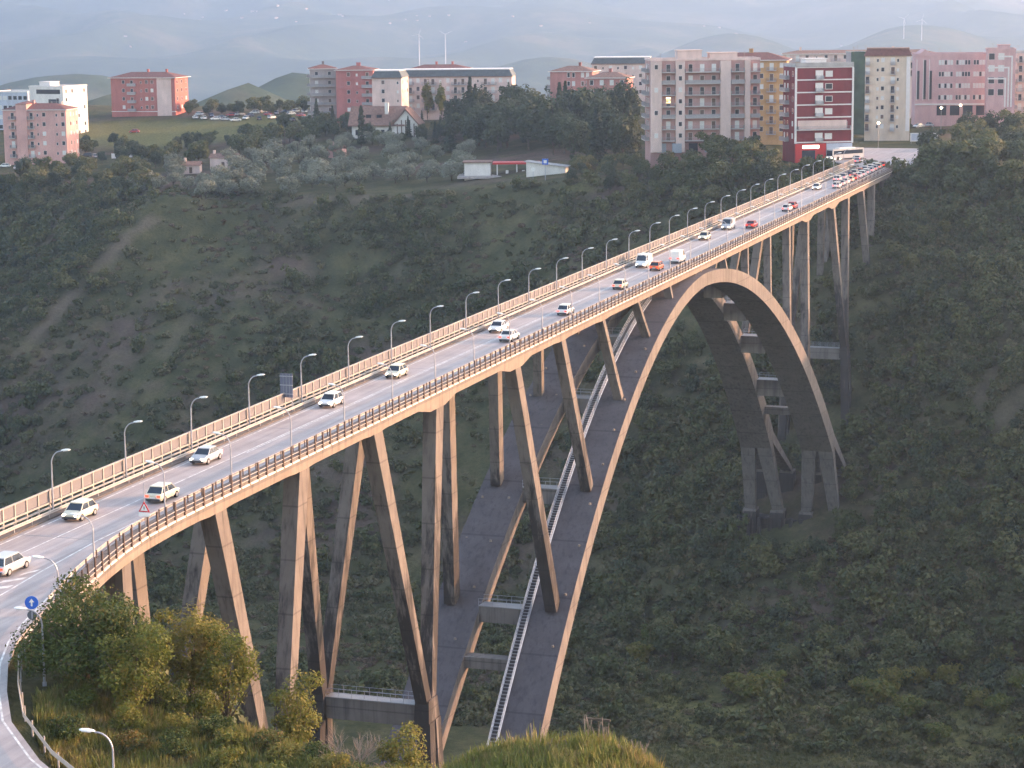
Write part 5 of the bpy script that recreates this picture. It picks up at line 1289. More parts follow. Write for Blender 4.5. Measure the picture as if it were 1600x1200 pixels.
# right of the axis
b = Bld('netted_block', 'scaffolded_block', "tall block wrapped in green scaffold netting", 'grey', 8, 6)
b.slab('scaffold_net', -b.W/2-.4, b.W/2+.4, -1, b.H+.6, M['net'], 1.2); b.flat_roof(.5)
b = Bld('cream_block', 'apartment_block', "cream tower block with red mansard roof behind the palm", 'cream', 8, 6)
b.facade('b.nw.bn.w', ww=.9, wh=1.2, style='bars', bd=1.0); b.facade('w.w', 'r'); b.mansard(1.9, .9, M['tile'], 0, M['tile2']); b.slab('corner_quoin', b.W/2-1.3, b.W/2-.1, 0, b.H-.3, M['trimw'], .12)
b = Bld('clinic', 'clinic_building', "long lilac-pink institutional block with bands of windows and tall slit tower", 'lilac', 5, 6)
for x in (-b.W/2+1.0, -b.W/2+3.2, -b.W/2+5.2): b.slab('window_slit', x-.4, x+.4, 5, b.H-(1.4 if x == -b.W/2+3.2 else 5), M['glass'], .08); b.slab('slit_frame', x-.62, x-.42, 4.6, b.H-1.2, M['trimw'], .14)
mb = MB(); mb.add([(-b.W/2+.2,-b.D/2-.3,b.H+.01),(-b.W/2+6.2,-b.D/2-.3,b.H+.01),(-b.W/2+6.2,b.D/2,b.H+.01),(-b.W/2+.2,b.D/2,b.H+.01),(-b.W/2+3.2,-b.D/2-.3,b.H+2.2),(-b.W/2+3.2,b.D/2,b.H+2.2)], [(0,1,4),(1,2,5,4),(2,3,5),(3,0,4,5),(3,2,1,0)]); mb.build("pediment", b.wall, b.e)
for f in range(1, 5):
    for k in range(3):
        for j in range(5): b.win(-b.W/2+8.2+k*5.8+j*.98, f*b.fh+.9, .72, 1.5, 'f', False, brs.choice('gww'))
for k in range(4): b.slab('arcade_shade', -b.W/2+7.4+k*4.4, -b.W/2+10.6+k*4.4, -.5, 2.8, M['glass'], .05)  # flat dark panels; the shade inside the arcade is in their colour
b.slab('arcade_band', -b.W/2, b.W/2, 3.0, 3.5, M['trimw'], .2); b.flat_roof(.8, b.wall)
b = Bld('stripe_block', 'office_block', "pink block with nested white frame stripes on its front", 'lilac', 5, 6)
for i in range(3):
    x0 = -b.W/2+.5+i*1.2; zt_ = b.H-2.2-i*3.6
    b.slab('white_stripe', x0+3.0 if i == 0 else -b.W/2+.3, b.W/2-.9-i*1.0, zt_, zt_+.5, M['trimw'], .14); b.slab('white_stripe', b.W/2-1.4-i*1.0, b.W/2-.9-i*1.0, 1, zt_-.004, M['trimw'], .15)
b.facade('ww.', ww=1.8, wh=2.0, skip=(0,)); b.flat_roof(.6, b.wall, [(1,1,4,4,1.5,b.wall)]); b.facade('wbw','r')
b = Bld('edge_block', 'apartment_block', "pale pink block cut by the right edge of the picture", 'pale', 6, 6)
b.facade('bwbw'); b.flat_roof(.6)
b = Bld('far_row', 'apartment_row', "row of upper storeys and pale roofs behind the crimson block", 'pale', 3, 18)
b.facade('wbwnwbwnwbwnwbwn'); b.hip_roof(1.2, .5, M['tile2'])
# ---- gabled house with brown roof
def gabled_house(x, y, rz):
    e = empty("gabled_house", (x, y, float(ground(x, y))-1.6), rz); e.scale = (1.3,)*3; tag(e, "white house with broad brown roof and timbered gable among the trees", "house")
    mb = MB(); mb.box(-9.5,4.5,-5,5,-2,4.2); mb.build("wall", ST['white'], e)
    mb = MB(); mb.prism([(-5.9,4.15),(0,9.2),(5.9,4.15),(5.9,3.9),(0,8.9),(-5.9,3.9)], 0, -10.5, 5.5); rf = mb.build("roof", M['tile2'], e)
    mb = MB(); mb.box(2.5,9,-5.6,3,-2,4.6); mb.prism([(2.5,4.6),(5.75,8.2),(9,4.6)], 1, -5.6, 3); mb.build("gable_wall", ST['white'], e)
    mb = MB(); mb.prism([(1.8,4.4),(5.75,8.9),(9.7,4.4),(9.5,4.1),(5.75,8.45),(2.0,4.1)], 1, -6.4, 3.4); mb.build("gable_roof", M['tile2'], e)
    for xx in (3.4,4.6,5.75,6.9,8.1): mb = MB(); mb.box(xx-.14,xx+.14,-5.68,-5.598,0,5.6 if 4 < xx < 7.5 else 4.6); mb.build("timber", M['shut_b'], e)
    for xx in (-8,-6.2,-4.4,-2.6,-.8,1.0): fm, gm = window_mesh(1.0,1.5,'g',True); o = link("window", fm, e, (xx,-5,1.4)); link("pane", gm, o)
    mb = MB(); mb.box(-.6,.4,-2.5,-1.5,6,10.2); mb.build("chimney", ST['white'], rf)
    for xx in (-5,-2): mb = MB(); mb.box(xx-.7,xx+.7,-3.6,-2.4,5.6,7.0); mb.build("skylight", M['glass'], rf)
gabled_house(SP['gable'][0], SP['gable'][1]-18, .2)
def hut(key, rz, w, d, h, label, mat='pale'):
    x, y, z = SP[key]; e = empty("farm_hut", (x, y, float(ground(x, y))), rz); tag(e, label, "hut", "small huts in the olive grove")
    mb = MB(); mb.box(-w/2,w/2,-d/2,d/2,-1.5,h); mb.build("wall", ST[mat], e)
    mb = MB(); mb.prism([(-d/2-.4,h-.1),(0,h+1.3),(d/2+.4,h-.1),(0,h+1.05)], 0, -w/2-.4, w/2+.4); mb.build("roof", M['tile2'], e)
    mb = MB(); mb.box(-w/2+.5,-w/2+1.2,-.4,.4,h+.4,h+2.4); mb.build("chimney", ST[mat], e)
    mb = MB(); mb.box(-.5,.5,-d/2-.05,-d/2+.1,0,2); mb.build("door", M['shut_b'], e)
hut('hutA', .2, 9, 6, 3.4, "low pink-roofed hut with chimney at the back of the grove"); hut('hutB', .3, 6, 5, 2.6, "smaller hut left of the pink-roofed one, half hidden by olives"); hut('hutC', -.1, 5, 4, 2.8, "tiny pinkish hut at the right of the olive grove", 'pink')
# ---- filling station
def station(x, y):
    z = float(ground(x, y)); e = empty("filling_station", (x, y, z), .28); tag(e, "small white filling station building with red canopy edge", "filling station")
    mb = MB(); mb.box(-9,-1,-2,5,-2,4.0); mb.build("wall", ST['white'], e)
    mb = MB(); mb.box(-9.5,-.6,-2.6,5.4,4.002,4.35); mb.build("roof", M['tile2'], e)
    mb = MB(); mb.box(-.4,14,-1.5,5,3.4,3.95); mb.build("canopy", M['shopred'], e)
    for xx in (1,7,13): mb = MB(); mb.box(xx-.18,xx+.18,-.9,-.55,-2,3.398); mb.build("canopy_post", M['trimw'], e)
    for xx in (4,9): mb = MB(); mb.box(xx-.4,xx+.4,-.5,.2,-.5,1.5); mb.build("fuel_pump", M['trimw'], e)
    mb = MB(); mb.box(-11,17,-5.5,5.5,-.6,.06); mb.build("forecourt", M['asphalt'], e)
    e2 = empty("station_annex", (x+20, y-9, float(ground(x+20, y-9))), .1); tag(e2, "low white shed with lean-to roof right of the filling station", "shed")
    mb = MB(); mb.prism([(-6,-2),(6,-2),(6,2.2),(-6,3.6)], 1, -2.5, 2.5); mb.build("wall", ST['white'], e2); mb = MB(); mb.prism([(-6.6,3.7),(6.6,2.15),(6.6,2.4),(-6.6,3.95)], 1, -3, 3); mb.build("roof", M['roofgrey'], e2)
station(SP['station'][0], SP['station'][1])
# ---- low white wall and hoardings
def simple(name, label, cat, loc, rz, parts, group=None):
    e = empty(name, loc, rz); tag(e, label, cat, group)
    for pn, bx_, m_ in parts:
        mb = MB(); mb.box(*bx_); mb.build(pn, m_, e)
    return e
simple("garden_wall", "long low white wall below the meadow", "wall", (-284, 548, float(ground(-284,548))), .32, [("wall", (-9,9,-.2,.2,-1,1.3), M['trimw']), ("coping", (-9.1,9.1,-.3,.3,1.302,1.45), M['tile2'])])
simple("hoarding", "left white billboard on posts at the square", "billboard", (-3.5, 523, 0), .32, [("panel", (-1.9,1.9,-.06,.06,.6,3.2), M['trimw']), ("poster", (-1.5,1.5,-.075,-.062,.9,2.9), ST['bluewhite']), ("post", (-1.6,-1.45,.07,.2,-.5,3), M['galvdark']), ("post", (1.45,1.6,.07,.2,-.5,3), M['galvdark'])], "billboards at the square")
simple("hoarding", "right white billboard on posts at the square", "billboard", (1.0, 524, 0), .32, [("panel", (-1.9,1.9,-.06,.06,.6,3.2), M['trimw']), ("poster", (-1.5,1.5,-.075,-.062,.9,2.9), ST['bluewhite']), ("post", (-1.6,-1.45,.07,.2,-.5,3), M['galvdark']), ("post", (1.45,1.6,.07,.2,-.5,3), M['galvdark'])], "billboards at the square")
# ---- specks of far villages
vm = MB(); vm.box(-6,6,-5,5,-3,7); wallm = vm.mesh("wall", ST['pale'])
vm = MB(); vm.prism([(-5.6,6.9),(0,9.8),(5.6,6.9)], 0, -6.6, 6.6); roofm = vm.mesh("roof", M['tile2'])
vr = random.Random(9)
for (cx, cy, sx, sy, n, lab) in [(-3317, 7418, 520, 160, 22, 'the long white village high on the mountain side'), (-3356, 8598, 480, 160, 10, 'the hamlet at the very top of the mountain view'), (-3725, 8019, 200, 120, 8, 'the left end of the high mountain village'), (-1712, 7777, 160, 160, 4, 'the hamlet above the right-hand hills'), (-3421, 6393, 60, 60, 2, 'the lone farm on the left mountain flank'), (-2293, 7200, 400, 300, 4, 'the scattered farms beyond the turbines')]:
    for k in range(n):
        x = cx + vr.gauss(0, sx); y = cy + vr.gauss(0, sy); z = float(far_country(np.array([x]), np.array([y]))[0])
        e = empty("village_house", (x, y, z), vr.uniform(0, 3)); s = vr.uniform(.9, 1.7)*0.45; e.scale = (s*vr.uniform(.8,2), s, s)
        link("wall", wallm, e); link("roof", roofm, e); tag(e, "tiny pale house in " + lab, "house", lab)
# ---- wind turbines
tw = MB(); tw.tube([(0,0,-90),(0,0,62)], [2.0,1.1], 10); twm = tw.mesh("tower", M['trimw'])
nc = MB(); nc.box(-1.4,1.4,-3,4,61,63.6); ncm = nc.mesh("nacelle", M['trimw'])
bl = MB(); bl.hexa([(-.9,-.2,1),(.9,-.2,1),(.9,.2,1),(-.9,.2,1)], [(-.3,-.08,22),(.3,-.08,22),(.3,.08,22),(-.3,.08,22)]); blm = bl.mesh("blade", M['trimw'])
for (x, y, z, lab, ph) in [(-1791.3, 4841.6, -81.4, 'wind turbine left of the pair above the mansard block', 0.3), (-1715.3, 4813.5, -80.9, 'wind turbine right of the pair above the mansard block', 1.1), (-799.7, 5815.7, -63.1, 'wind turbine left of the pair on the right-hand hill', 0.8), (-754.9, 5829.9, -66.9, 'wind turbine right of the pair on the right-hand hill', 0.2)]:
    e = empty("wind_turbine", (x, y, z), .35); e.scale = (.8, .8, .72); link("tower", twm, e); link("nacelle", ncm, e)
    for k in range(3):
        o = link("blade", blm, e, (0,-3.6,62.3)); o.rotation_euler = (0, ph + k*2*math.pi/3, 0)
    tag(e, lab, "wind turbine", "wind turbines on the far hills")

# ------------------------------------------------------------------ vehicles
def paintm(name, col): 
    m = plain(name, col, .28, spec=.5); m.node_tree.nodes["Principled BSDF"].inputs["Coat Weight"].default_value = .4; return m
CARM = {k: paintm('car_'+k, c) for k, c in dict(white=(.72,.71,.69), cream=(.66,.60,.46), silver=(.42,.43,.45), red=(.42,.03,.025), orange=(.62,.13,.03), navy=(.03,.045,.10), dark=(.045,.045,.055), green=(.05,.10,.07), blue=(.08,.15,.32)).items()}
M['carglass'] = plain('car_glass', (.02,.03,.045), .08, spec=.7)
M['tyre'] = plain('tyre', (.02,.02,.02), .85); M['rim'] = plain('rim', (.42,.42,.43), .35, .7)
M['headlamp'] = plain('headlamp_on', (.9,.9,.85), .2, emit=(1,.93,.75), es=2.6); M['headoff'] = plain('headlamp_off', (.7,.7,.7), .15)
M['taillamp'] = plain('tail_lamp_on', (.7,.02,.01), .3, emit=(1,.04,.02), es=1.0); M['tailoff'] = plain('tail_lamp_off', (.35,.02,.02), .3)
M['plate'] = plain('number_plate', (.7,.7,.68), .5); M['trim'] = plain('bumper_trim', (.05,.05,.055), .6)
def loft(secs):
    """secs: list of (y, [(x,z)...] right half going from sill up to roof centre); mirrored"""
    mb = MB(); n = len(secs[0][1]); vs = []
    for y, pr in secs:
        full = pr + [(-x, z) for x, z in reversed(pr)]
        vs += [(x, y, z) for x, z in full]
    k = 2*n; fs = []
    for i in range(len(secs)-1):
        for j in range(k-1): fs.append((i*k+j, i*k+j+1, (i+1)*k+j+1, (i+1)*k+j))
        fs.append((i*k+k-1, i*k, (i+1)*k, (i+1)*k+k-1))
    fs.append(tuple(range(k))); fs.append(tuple((len(secs)-1)*k+j for j in range(k-1,-1,-1)))
    mb.add(vs, fs); return mb
def car_meshes(kind):
    if kind == 'hatch': L, Wd, Ht, hood, roof0, roof1, tail = 3.95, .84, 1.47, .86, -.55, 1.15, .92
    elif kind == 'sedan': L, Wd, Ht, hood, roof0, roof1, tail = 4.4, .87, 1.43, .86, -.45, .85, .96
    elif kind == 'wagon': L, Wd, Ht, hood, roof0, roof1, tail = 4.4, .87, 1.52, .90, -.5, 1.65, .95
    else: L, Wd, Ht, hood, roof0, roof1, tail = 4.9, .95, 2.1, 1.12, -1.15, 2.2, 1.2
    h = L/2
    # lower body: front is -y
    def low(w, zt, zb=.26): return [(w*.92, zb), (w, zb+.16), (w*1.0, zt-.10), (w*.93, zt), (w*.5, zt+.02)]
    secs = [(-h, low(Wd*.78, .62, .36)), (-h+.12, low(Wd*.93, .70, .28)), (-h+.55, low(Wd, hood-.04)), (roof0-.55, low(Wd, hood+.06)), (roof1+.2 if kind != 'sedan' else 1.5, low(Wd, tail)), (h-.15, low(Wd*.96, tail-.04, .3)), (h, low(Wd*.88, tail-.14, .4))]
    body = loft(secs).mesh("body", M['white'])
    zb = hood+.03; cw = Wd*.93
    if kind == 'sedan': sec2 = [(roof0-.75, zb, cw, cw), (roof0, Ht, cw, cw*.80), (roof1, Ht-.02, cw, cw*.80), (1.45, zb+.08, cw, cw*.94)]
    elif kind == 'van': sec2 = [(roof0-.6, zb, cw, cw), (roof0, Ht-.05, cw, cw*.9), (roof1, Ht, cw, cw*.92), (roof1+.15, zb, cw, cw*.98)]
    else: sec2 = [(roof0-.7, zb, cw, cw), (roof0, Ht-.02, cw, cw*.82), (roof1, Ht, cw, cw*.82), (roof1+.55 if kind == 'hatch' else roof1+.35, zb, cw, cw*.95)]
    # cabin: glass volume with a painted roof shell over it
    g = MB(); y0 = sec2[0]; y1 = sec2[1]; y2 = sec2[2]; y3 = sec2[3]
    vs = []
    for (y, z, w0, w1) in (y0,): vs += [(-w0,y,zb-.05),(w0,y,zb-.05)]
    vs = [(-cw,y0[0],zb-.04),(cw,y0[0],zb-.04),(cw,y3[0],zb-.04),(-cw,y3[0],zb-.04),(-y1[3],y1[0],y1[1]),(y1[3],y1[0],y1[1]),(y2[3],y2[0],y2[1]),(-y2[3],y2[0],y2[1])]
    g.add(vs, [(3,2,1,0),(4,5,6,7),(0,1,5,4),(1,2,6,5),(2,3,7,6),(3,0,4,7)])
    cab = g.mesh("cabin_glass", M['carglass'])
    r = MB(); t = .03
    r.box(-y1[3]-.01, y1[3]+.01, y1[0]-.06, y2[0]+.08, Ht-.05, Ht+.035)
    for s in (1,-1):       # pillars
        for (ya, yb_) in ((y0[0], y1[0]), (y3[0], y2[0])):
            a = Vector((s*(cw+.005), ya, zb-.03)); b_ = Vector((s*(y1[3]+.005), yb_, Ht-.03)); r.tube([a, b_], .045, 4)
        ym = (roof0+roof1)/2; r.tube([(s*(cw+.005), ym, zb-.03), (s*(y1[3]+.01), ym, Ht-.03)], .04, 4)
    if kind == 'van':
        for s in (1,-1): r.box(*( (s*cw*.90, s*(cw+.015)) if s > 0 else (s*(cw+.015), s*cw*.90)), roof0+.75, roof1+.1, zb-.04, Ht-.04)
        r.box(-cw, cw, roof1+.05, roof1+.18, zb-.04, Ht-.03)
    roofm_ = r.mesh("roof", M['white'])
    w = MB(); w.tube([(-.1,0,0),(.1,0,0)], .315, 14); tyre = w.mesh("wheel", M['tyre'])
    w = MB(); w.tube([(-.108,0,0),(.108,0,0)], .2, 10); rim = w.mesh("rim", M['rim'])
    return dict(L=L, W=Wd, H=Ht, body=body, cab=cab, roof=roofm_, tyre=tyre, rim=rim, hood=hood, tail=tail, wb=L*.30)
CK = {k: car_meshes(k) for k in ('hatch','sedan','wagon','van')}
hl = MB(); hl.box(-.17,.17,-.05,.05,-.09,.09); HLON = hl.mesh("headlight", M['headlamp']); HLOFF = hl.mesh("headlight", M['headoff']); TLON = hl.mesh("tail_light", M['taillamp']); TLOFF = hl.mesh("tail_light", M['tailoff'])
pl = MB(); pl.box(-.26,.26,-.02,.02,-.055,.055); PLM = pl.mesh("number_plate", M['plate'])
bp_ = MB(); bp_.box(-.7,.7,-.06,.06,-.1,.1); BPM = bp_.mesh("bumper", M['trim'])
_colmesh = {}
def coloured(me, col):
    k = (me.name, col)
    if k not in _colmesh:
        c = me.copy(); c.materials[0] = CARM[col]; _colmesh[k] = c
    return _colmesh[k]
def car(kind, col, x, y, z, heading, label, group, lights=False, cat="car"):
    """heading 0 drives towards -y"""
    K = CK[kind]; e = empty("van" if kind == 'van' else "car", (x, y, z), heading)
    link("body", coloured(K['body'], col), e); link("cabin_glass", K['cab'], e); link("roof", coloured(K['roof'], col), e)
    for sx in (1,-1):
        for sy in (1,-1):
            w = link("wheel", K['tyre'], e, (sx*(K['W']-.07), sy*K['wb'], .315)); link("rim", K['rim'], w)
        o = link("headlight", HLON if lights else HLOFF, e, (sx*K['W']*.62, -K['L']/2+.05, .60)); o.rotation_euler = (0,0,-sx*.25)
        o = link("tail_light", TLON if lights else TLOFF, e, (sx*K['W']*.70, K['L']/2-.03, K['tail']-.22 if kind != 'van' else .95))
    link("number_plate", PLM, e, (0, K['L']/2+.02, .55)); link("bumper", BPM, e, (0, -K['L']/2-.0, .40)); link("bumper", BPM, e, (0, K['L']/2, .36))
    tag(e, label, cat, group); return e
PI = math.pi
LG, RG, JG = "oncoming cars on the bridge", "outgoing cars on the bridge", "cars queueing at the far end of the bridge"
for (k, c, y, lab) in (('hatch','cream',-.8,"cream hatchback with headlights on, nearest oncoming car"), ('sedan','silver',24.8,"silver saloon oncoming, second from the near end"), ('hatch','white',57,"white hatchback oncoming beside the dark sign panel"),
                  ('hatch','cream',77.5,"cream hatchback oncoming, fourth from the near end"), ('sedan','white',116.5,"white saloon oncoming, passing the white car pair"), ('van','white',194,"white van oncoming just past the arch crown"),
                  ('hatch','cream',238.5,"small cream car oncoming between two white vans"), ('van','silver',258.5,"pale van with dark windscreen oncoming above the far arch"), ('hatch','white',352,"white hatchback oncoming near the far queue")):
    car(k, c, -2.15, y, 0.012, 0, lab, LG, True, "van" if k == 'van' else "car")
for (k, c, y, x, lab) in (('wagon','silver',-19.6,1.75,"silver estate with bright red tail lights at the left edge"), ('hatch','cream',7.9,1.6,"cream-roofed hatchback passing the red triangle sign"), ('sedan','white',109,1.9,"white saloon leaving, alongside the oncoming white saloon"),
                  ('hatch','white',135,1.9,"white hatchback leaving, alone near the arch"), ('hatch','cream',165,1.8,"pale hatchback leaving with orange glow at its tail"), ('hatch','orange',190,1.2,"orange-red hatchback leaving, in front of the white van"),
                  ('van','white',201.5,1.9,"white delivery van leaving over the arch crown"), ('sedan','red',262,1.8,"red saloon leaving beyond the arch crown"), ('hatch','white',298,1.7,"white hatchback leaving, nearest behind the queue"), ('hatch','red',303.6,1.7,"small red car just ahead of the white hatchback")):
    car(k, c, x, y, 0.012, PI, lab, RG, True, "van" if k == 'van' else "car")
cols = ['white','silver','white','cream','white','red','silver','white','dark','white','cream','white','orange','white']
i = 0
qs = []
for j, y in enumerate((357, 363, 369, 375, 381, 387.2, 393, 399.4, 405.5, 411.5, 418, 424.5)):
    qs.append((1.75, y + .5, 0))
for j, y in enumerate((377, 383.5, 389.5, 396, 402, 408.5, 415, 421.5)): qs.append((-.9+.05*(y-392), y, 0))
qs.sort(key=lambda q: q[1])
for i, (x, y, a) in enumerate(qs):
    car(rnd.choice(('hatch','sedan','hatch','wagon')), cols[i % len(cols)], x, y, .012 if y < 403 else .03, PI, f"{cols[i%len(cols)]} car in the queue, {ordinal(i)} from the rear", JG, True)
for i, (x, y) in enumerate(((-7.5,438),(-9,447),(6,432),(9.5,440),(13,449),(16,457))):
    car(rnd.choice(('hatch','sedan')), cols[(i*3+1) % len(cols)], x, y, .03, (PI+.35 if i < 2 else PI-.35), f"{cols[(i*3+1)%len(cols)]} car turning at the far square, {ordinal(i)} from the bridge", "cars on the far square", True)
# bus
def bus(x, y, rz):
    e = empty("bus", (x, y, .03), rz); tag(e, "long white bus turning onto the square beside the crimson block", "bus")
    mb = MB(); mb.box(-1.25,1.25,-6,6,.4,3.05); mb.build("body", CARM['silver'], e)
    for s in (1,-1):
        mb = MB(); mb.box(*(sorted((s*1.252, s*1.275))), -5.6,5.6,1.55,2.6); mb.build("side_window", M['carglass'], e)
        for yy in (-3.9, 3.2): mb = MB(); mb.tube([(s*1.0,yy,.5),(s*1.28,yy,.5)], .5, 12); mb.build("wheel", M['tyre'], e)
    mb = MB(); mb.box(-1.1,1.1,-6.03,-5.99,1.2,2.7); mb.build("windscreen", M['carglass'], e)
    mb = MB(); mb.box(-.9,.9,-3,3,3.052,3.3); mb.build("roof_unit", M['white'], e)
    for s in (1,-1): link("headlight", HLON, e, (s*.9,-6.03,.75))
bus(-13.0, 452.0, -.62)
car('van','white',*SP['lot'][0][:2], .03-.9, 1.2, "white van parked in front of the red shop, nearest to the bridge", "vans by the red shop", cat="van")
for i, q in enumerate(SP['lot'][1:]):
    car(('hatch','van','sedan','hatch')[i], ('dark','white','navy','white')[i], q[0], q[1], float(ground(q[0],q[1]))+.02, rnd.uniform(0,6), f"{('dark','white','navy','white')[i]} {('hatchback','van','saloon','hatchback')[i]} parked by the shops, {ordinal(i)} behind the parked van", "cars parked by the shops")
pk = sorted(SP['parked'], key=lambda q: px_of(q[0], q[1], q[2])[0])
for i, q in enumerate(pk):
    c = ('white','silver','white','navy','white','dark','silver','red')[i % 8]
    car(rnd.choice(('hatch','wagon','sedan','hatch')), c, q[0], q[1], float(ground(q[0],q[1]))+.02, rnd.uniform(0,6.28), f"{c} parked car before the town, {ordinal(i)} from the left", "cars parked about the town")
car('hatch','white',*SP['stcar'][:2], float(ground(*SP['stcar'][:2]))+.05, 1.5, "white car parked left of the filling station", None)

# ------------------------------------------------------------------ street lamps, signs, poles
def lamp_meshes(h, arm):
    mb = MB(); pts = [(0,0,0),(0,0,h*.35),(0,0,h*.78)]; rs_ = [.10,.085,.06]
    for k in range(1, 8):
        a = k/7*math.pi/2; pts.append((arm*.8*(1-math.cos(a)), 0, h*.78 + (h*.21)*math.sin(a))); rs_.append(.055)
    pts.append((arm*.85, 0, h)); rs_.append(.05)
    mb.tube(pts, rs_, 7); mb.box(-.14,.14,-.14,.14,-.02,.25)
    pole = mb.mesh("pole", M['galv'])
    hd = MB(); secs = [(0,.05,.05),(.12,.12,.09),(.45,.19,.13),(.8,.17,.10),(.95,.06,.05)]; n = 10; vs = []
    for (x, w, t) in secs:
        for k in range(n):
            th = 2*math.pi*k/n; vs.append((x, w*math.cos(th), t*math.sin(th)*(1.0 if math.sin(th) > 0 else .5)))
    fs = []
    for i in range(len(secs)-1):
        for k in range(n): fs.append((i*n+k, i*n+(k+1)%n, (i+1)*n+(k+1)%n, (i+1)*n+k))
    fs.append(tuple(range(n))); fs.append(tuple((len(secs)-1)*n+k for k in range(n)))
    hd.add(vs, fs); head = hd.mesh("lamp_head", M['lamphead'])
    lens = MB(); lens.box(.25,.8,-.11,.11,-.085,-.05); return pole, head, lens.mesh("lens", M['headoff'])
PL, HD, LN = lamp_meshes(5.75, 1.25)
def lamp(x, y, z, rz, label, group, sc=1.0):
    e = empty("street_lamp", (x, y, z), rz); e.scale = (sc,)*3
    link("pole", PL, e); h = link("lamp_head", HD, e, (1.0,0,5.76)); h.rotation_euler = (0,-.12,0); link("lens", LN, h); tag(e, label, "street lamp", group); e.rotation_euler = (rnd.uniform(-.012,.012), rnd.uniform(-.012,.012), rz + rnd.uniform(-.05,.05)); return e
for k in range(0, 30):
    lamp(-5.35, 14.0*k, .1, 0, f"street lamp along the screened parapet, {ordinal(k)} from the near end", "lamps on the screened parapet")
for k in range(0, 28):
    y = 14.0*k + 1.0
    lamp(5.25 if y > 5 else kerbx(y)-.5, y, -.3, PI, f"street lamp along the dark-post parapet, {ordinal(k)} after the slip road", "lamps on the dark-post parapet", .92)
for i, (x, y, a) in enumerate(((8.7,-18.0,.15),(12.8,-31.0,.35),(19.0,-44.0,.5),(36.2,-66.0,.35))):
    lamp(x, y, -.75, PI + a, f"street lamp on the slip road curve, {ordinal(i)} from the bridge", "lamps on the slip road", .95)
# dark panel sign, seen from behind
e = empty("panel_sign", (-5.35, 52.0, 0)); tag(e, "tall grey-blue panel sign seen from behind at the screened parapet", "road sign")
for s in (-1,1): mb = MB(); mb.tube([(s*.62,0,.1),(s*.62,0,4.3)], .06, 6); mb.build("post", M['galv'], e)
mb = MB(); mb.box(-.75,.75,-.13,-.07,1.7,4.4); mb.build("panel", plain('sign_back', (.12,.13,.19), .5), e)
for z in (2.1,3.1,4.1): mb = MB(); mb.box(-.78,.78,-.19,-.132,z-.05,z+.05); mb.build("rib", M['galv'], e)
for x in (-.38,0,.38): mb = MB(); mb.box(x-.02,x+.02,-.16,-.132,1.75,4.35); mb.build("seam", M['galvdark'], e)
# red triangle
M['signred'] = plain('sign_red', (.55,.02,.03), .4); M['signwhite'] = plain('sign_white', (.78,.76,.74), .4); M['signblue'] = plain('sign_blue', (.02,.13,.55), .35)
e = empty("warning_sign", (kerbx(-3.2)-.55, -3.2, 0)); tag(e, "red-edged triangular warning sign on a pole at the parapet", "road sign")
mb = MB(); mb.tube([(0,0,-.2),(0,0,4.1)], .04, 6); mb.build("pole", M['galv'], e)
mb = MB(); mb.prism([(-.55,1.55),(.55,1.55),(0,2.5)], 1, -.10,-.06); mb.build("triangle", M['signred'], e)
mb = MB(); mb.prism([(-.36,1.66),(.36,1.66),(0,2.28)], 1, -.112,-.102); mb.build("triangle_face", M['signwhite'], e)
mb = MB(); mb.box(-.04,.04,-.12,-.113,1.78,2.05); mb.build("symbol", M['black'], e)
mb = MB(); mb.box(-.55,.55,-.10,-.06,1.15,1.45); mb.build("plate", M['signwhite'], e)
# blue round arrow
xk, yk = kerbx(-33.5)-.9, -33.5
e = empty("direction_sign", (xk, yk, -.1), .35); tag(e, "round blue sign with white upward arrow above a dark round sign", "road sign")
mb = MB(); mb.tube([(0,0,-.2),(0,0,2.3)], .04, 6); mb.build("pole", M['galv'], e)
def disc(name, r, y0, y1, z, m): 
    mb = MB(); mb.tube([(0,y0,z),(0,y1,z)], r, 24); return mb.build(name, m, e)
disc("disc", .50, -.10, -.06, 1.95, M['signblue'])
mb = MB(); mb.prism([(-.06,1.68),(.06,1.68),(.06,1.98),(.20,1.98),(0,2.26),(-.20,1.98),(-.06,1.98)], 1, -.115, -.102); mb.build("arrow", M['signwhite'], e)
disc("dark_disc", .36, -.10, -.06, 1.0, plain('sign_backside', (.10,.11,.13), .5))
mb = MB(); mb.box(-.05,.05,-.13,-.102,.72,1.28); mb.build("bracket", M['galv'], e)
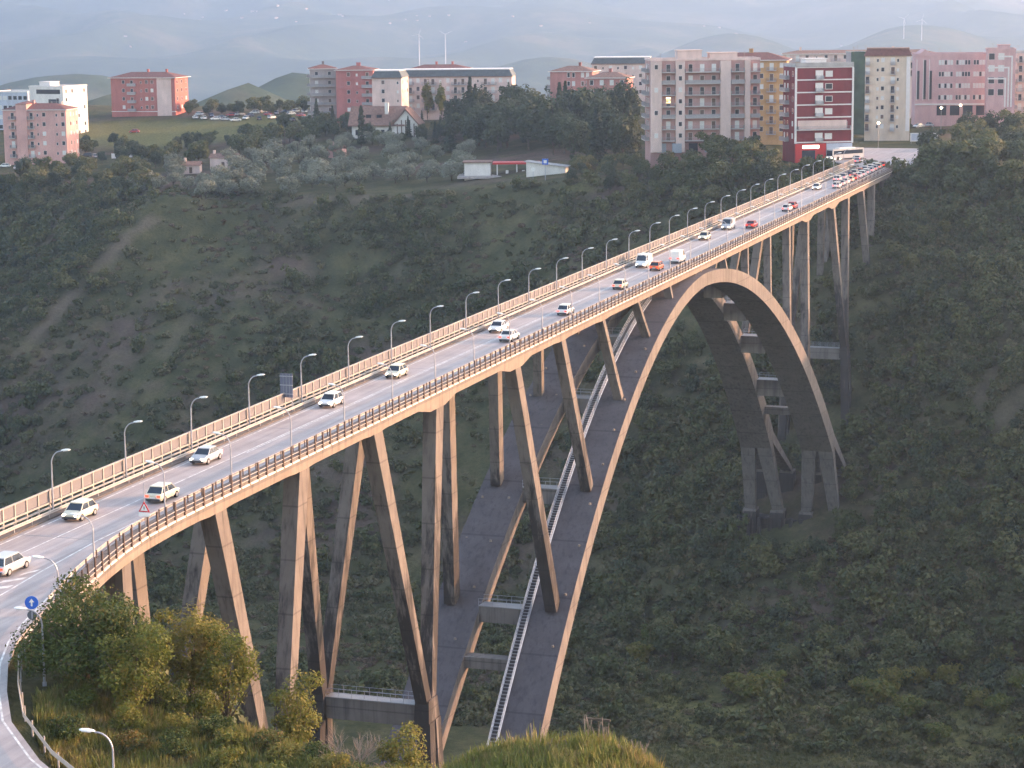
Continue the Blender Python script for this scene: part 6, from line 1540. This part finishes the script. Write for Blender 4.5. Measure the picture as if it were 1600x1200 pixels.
# station signs
x, y, z = SP['stationpole']; e = empty("station_totem", (x, y, float(ground(x,y))), .3); tag(e, "tall pole with square blue panel beside the filling station", "sign")
mb = MB(); mb.tube([(0,0,-.5),(0,0,6.4)], .09, 6); mb.build("pole", M['galv'], e); mb = MB(); mb.box(-.9,.9,-.1,.1,4.6,6.3); mb.build("panel", M['signblue'], e); mb = MB(); mb.box(-.45,.45,-.12,-.102,5.0,5.9); mb.build("emblem", M['signwhite'], e)
x, y, z = SP['stationsign']; e = empty("station_sign", (x, y, float(ground(x,y))), .3); tag(e, "short pole with white disc sign at the filling station", "sign")
mb = MB(); mb.tube([(0,0,-.5),(0,0,3.4)], .07, 6); mb.build("pole", M['galv'], e); disc("disc", .6, -.1, -.04, 3.2, M['signwhite'])
# poles
def pole(x, y, h, label, r=.11):
    e = empty("utility_pole", (x, y, float(ground(x,y)))); mb = MB(); mb.tube([(0,0,-.8),(0,0,h)], [r,r*.7], 7); mb.build("pole", M['bark'], e); mb = MB(); mb.box(-.7,.7,-.06,.06,h-.5,h-.38); mb.build("cross_arm", M['bark'], e); tag(e, label, "pole", "wooden utility poles")
pole(*SP['pole1'][:2], 6.5, "pale wooden pole standing in the middle of the olive grove", .16); pole(*SP['pole2'][:2], 6.5, "pale wooden pole at the back left of the grove", .16)
pole(*SP['floorpoles'][0][:2], 8.0, "thin utility pole at the foot of the wooded slope"); pole(62.9, -59.2, 2.2, "short thin post on the knoll skyline", .035)
# square lamps that are lit in the dusk
gm = MB(); gm.tube([(0,0,0),(0,0,7.4)], [.09,.06], 6); gpole = gm.mesh("pole", M['galvdark'])
gs = MB(); gs.tube([(0,0,-.3),(0,0,-.1),(0,0,.15),(0,0,.3)], [.12,.34,.34,.1], 10); gglobe = gs.mesh("globe", M['balloon'])
for i, q in enumerate(SP['lampsfar']):
    e = empty("square_lamp", (q[0], q[1], float(ground(q[0],q[1])))); link("pole", gpole, e); link("globe", gglobe, e, (0,0,7.6)); tag(e, f"lit globe lamp by the far square, {ordinal(i)} from the left", "street lamp", "lit lamps of the far square")

# ------------------------------------------------------------------ the air
hz, nt, b = new_mat('valley_haze')
nt.nodes.remove(b)
pv = nt.nodes.new("ShaderNodeVolumePrincipled")
pv.inputs["Color"].default_value = (0.56, 0.73, 1.0, 1)
pv.inputs["Density"].default_value = 0.00012
pv.inputs["Anisotropy"].default_value = 0.62
nt.links.new(pv.outputs[0], nt.nodes["Material Output"].inputs["Volume"])
mb = MB(); mb.box(-20000, 13000, -900, 24000, -460, 950)
hz_o = mb.build("haze", hz); hz_o["kind"] = "stuff"; hz_o["label"] = "pale blue evening haze filling the valley air"
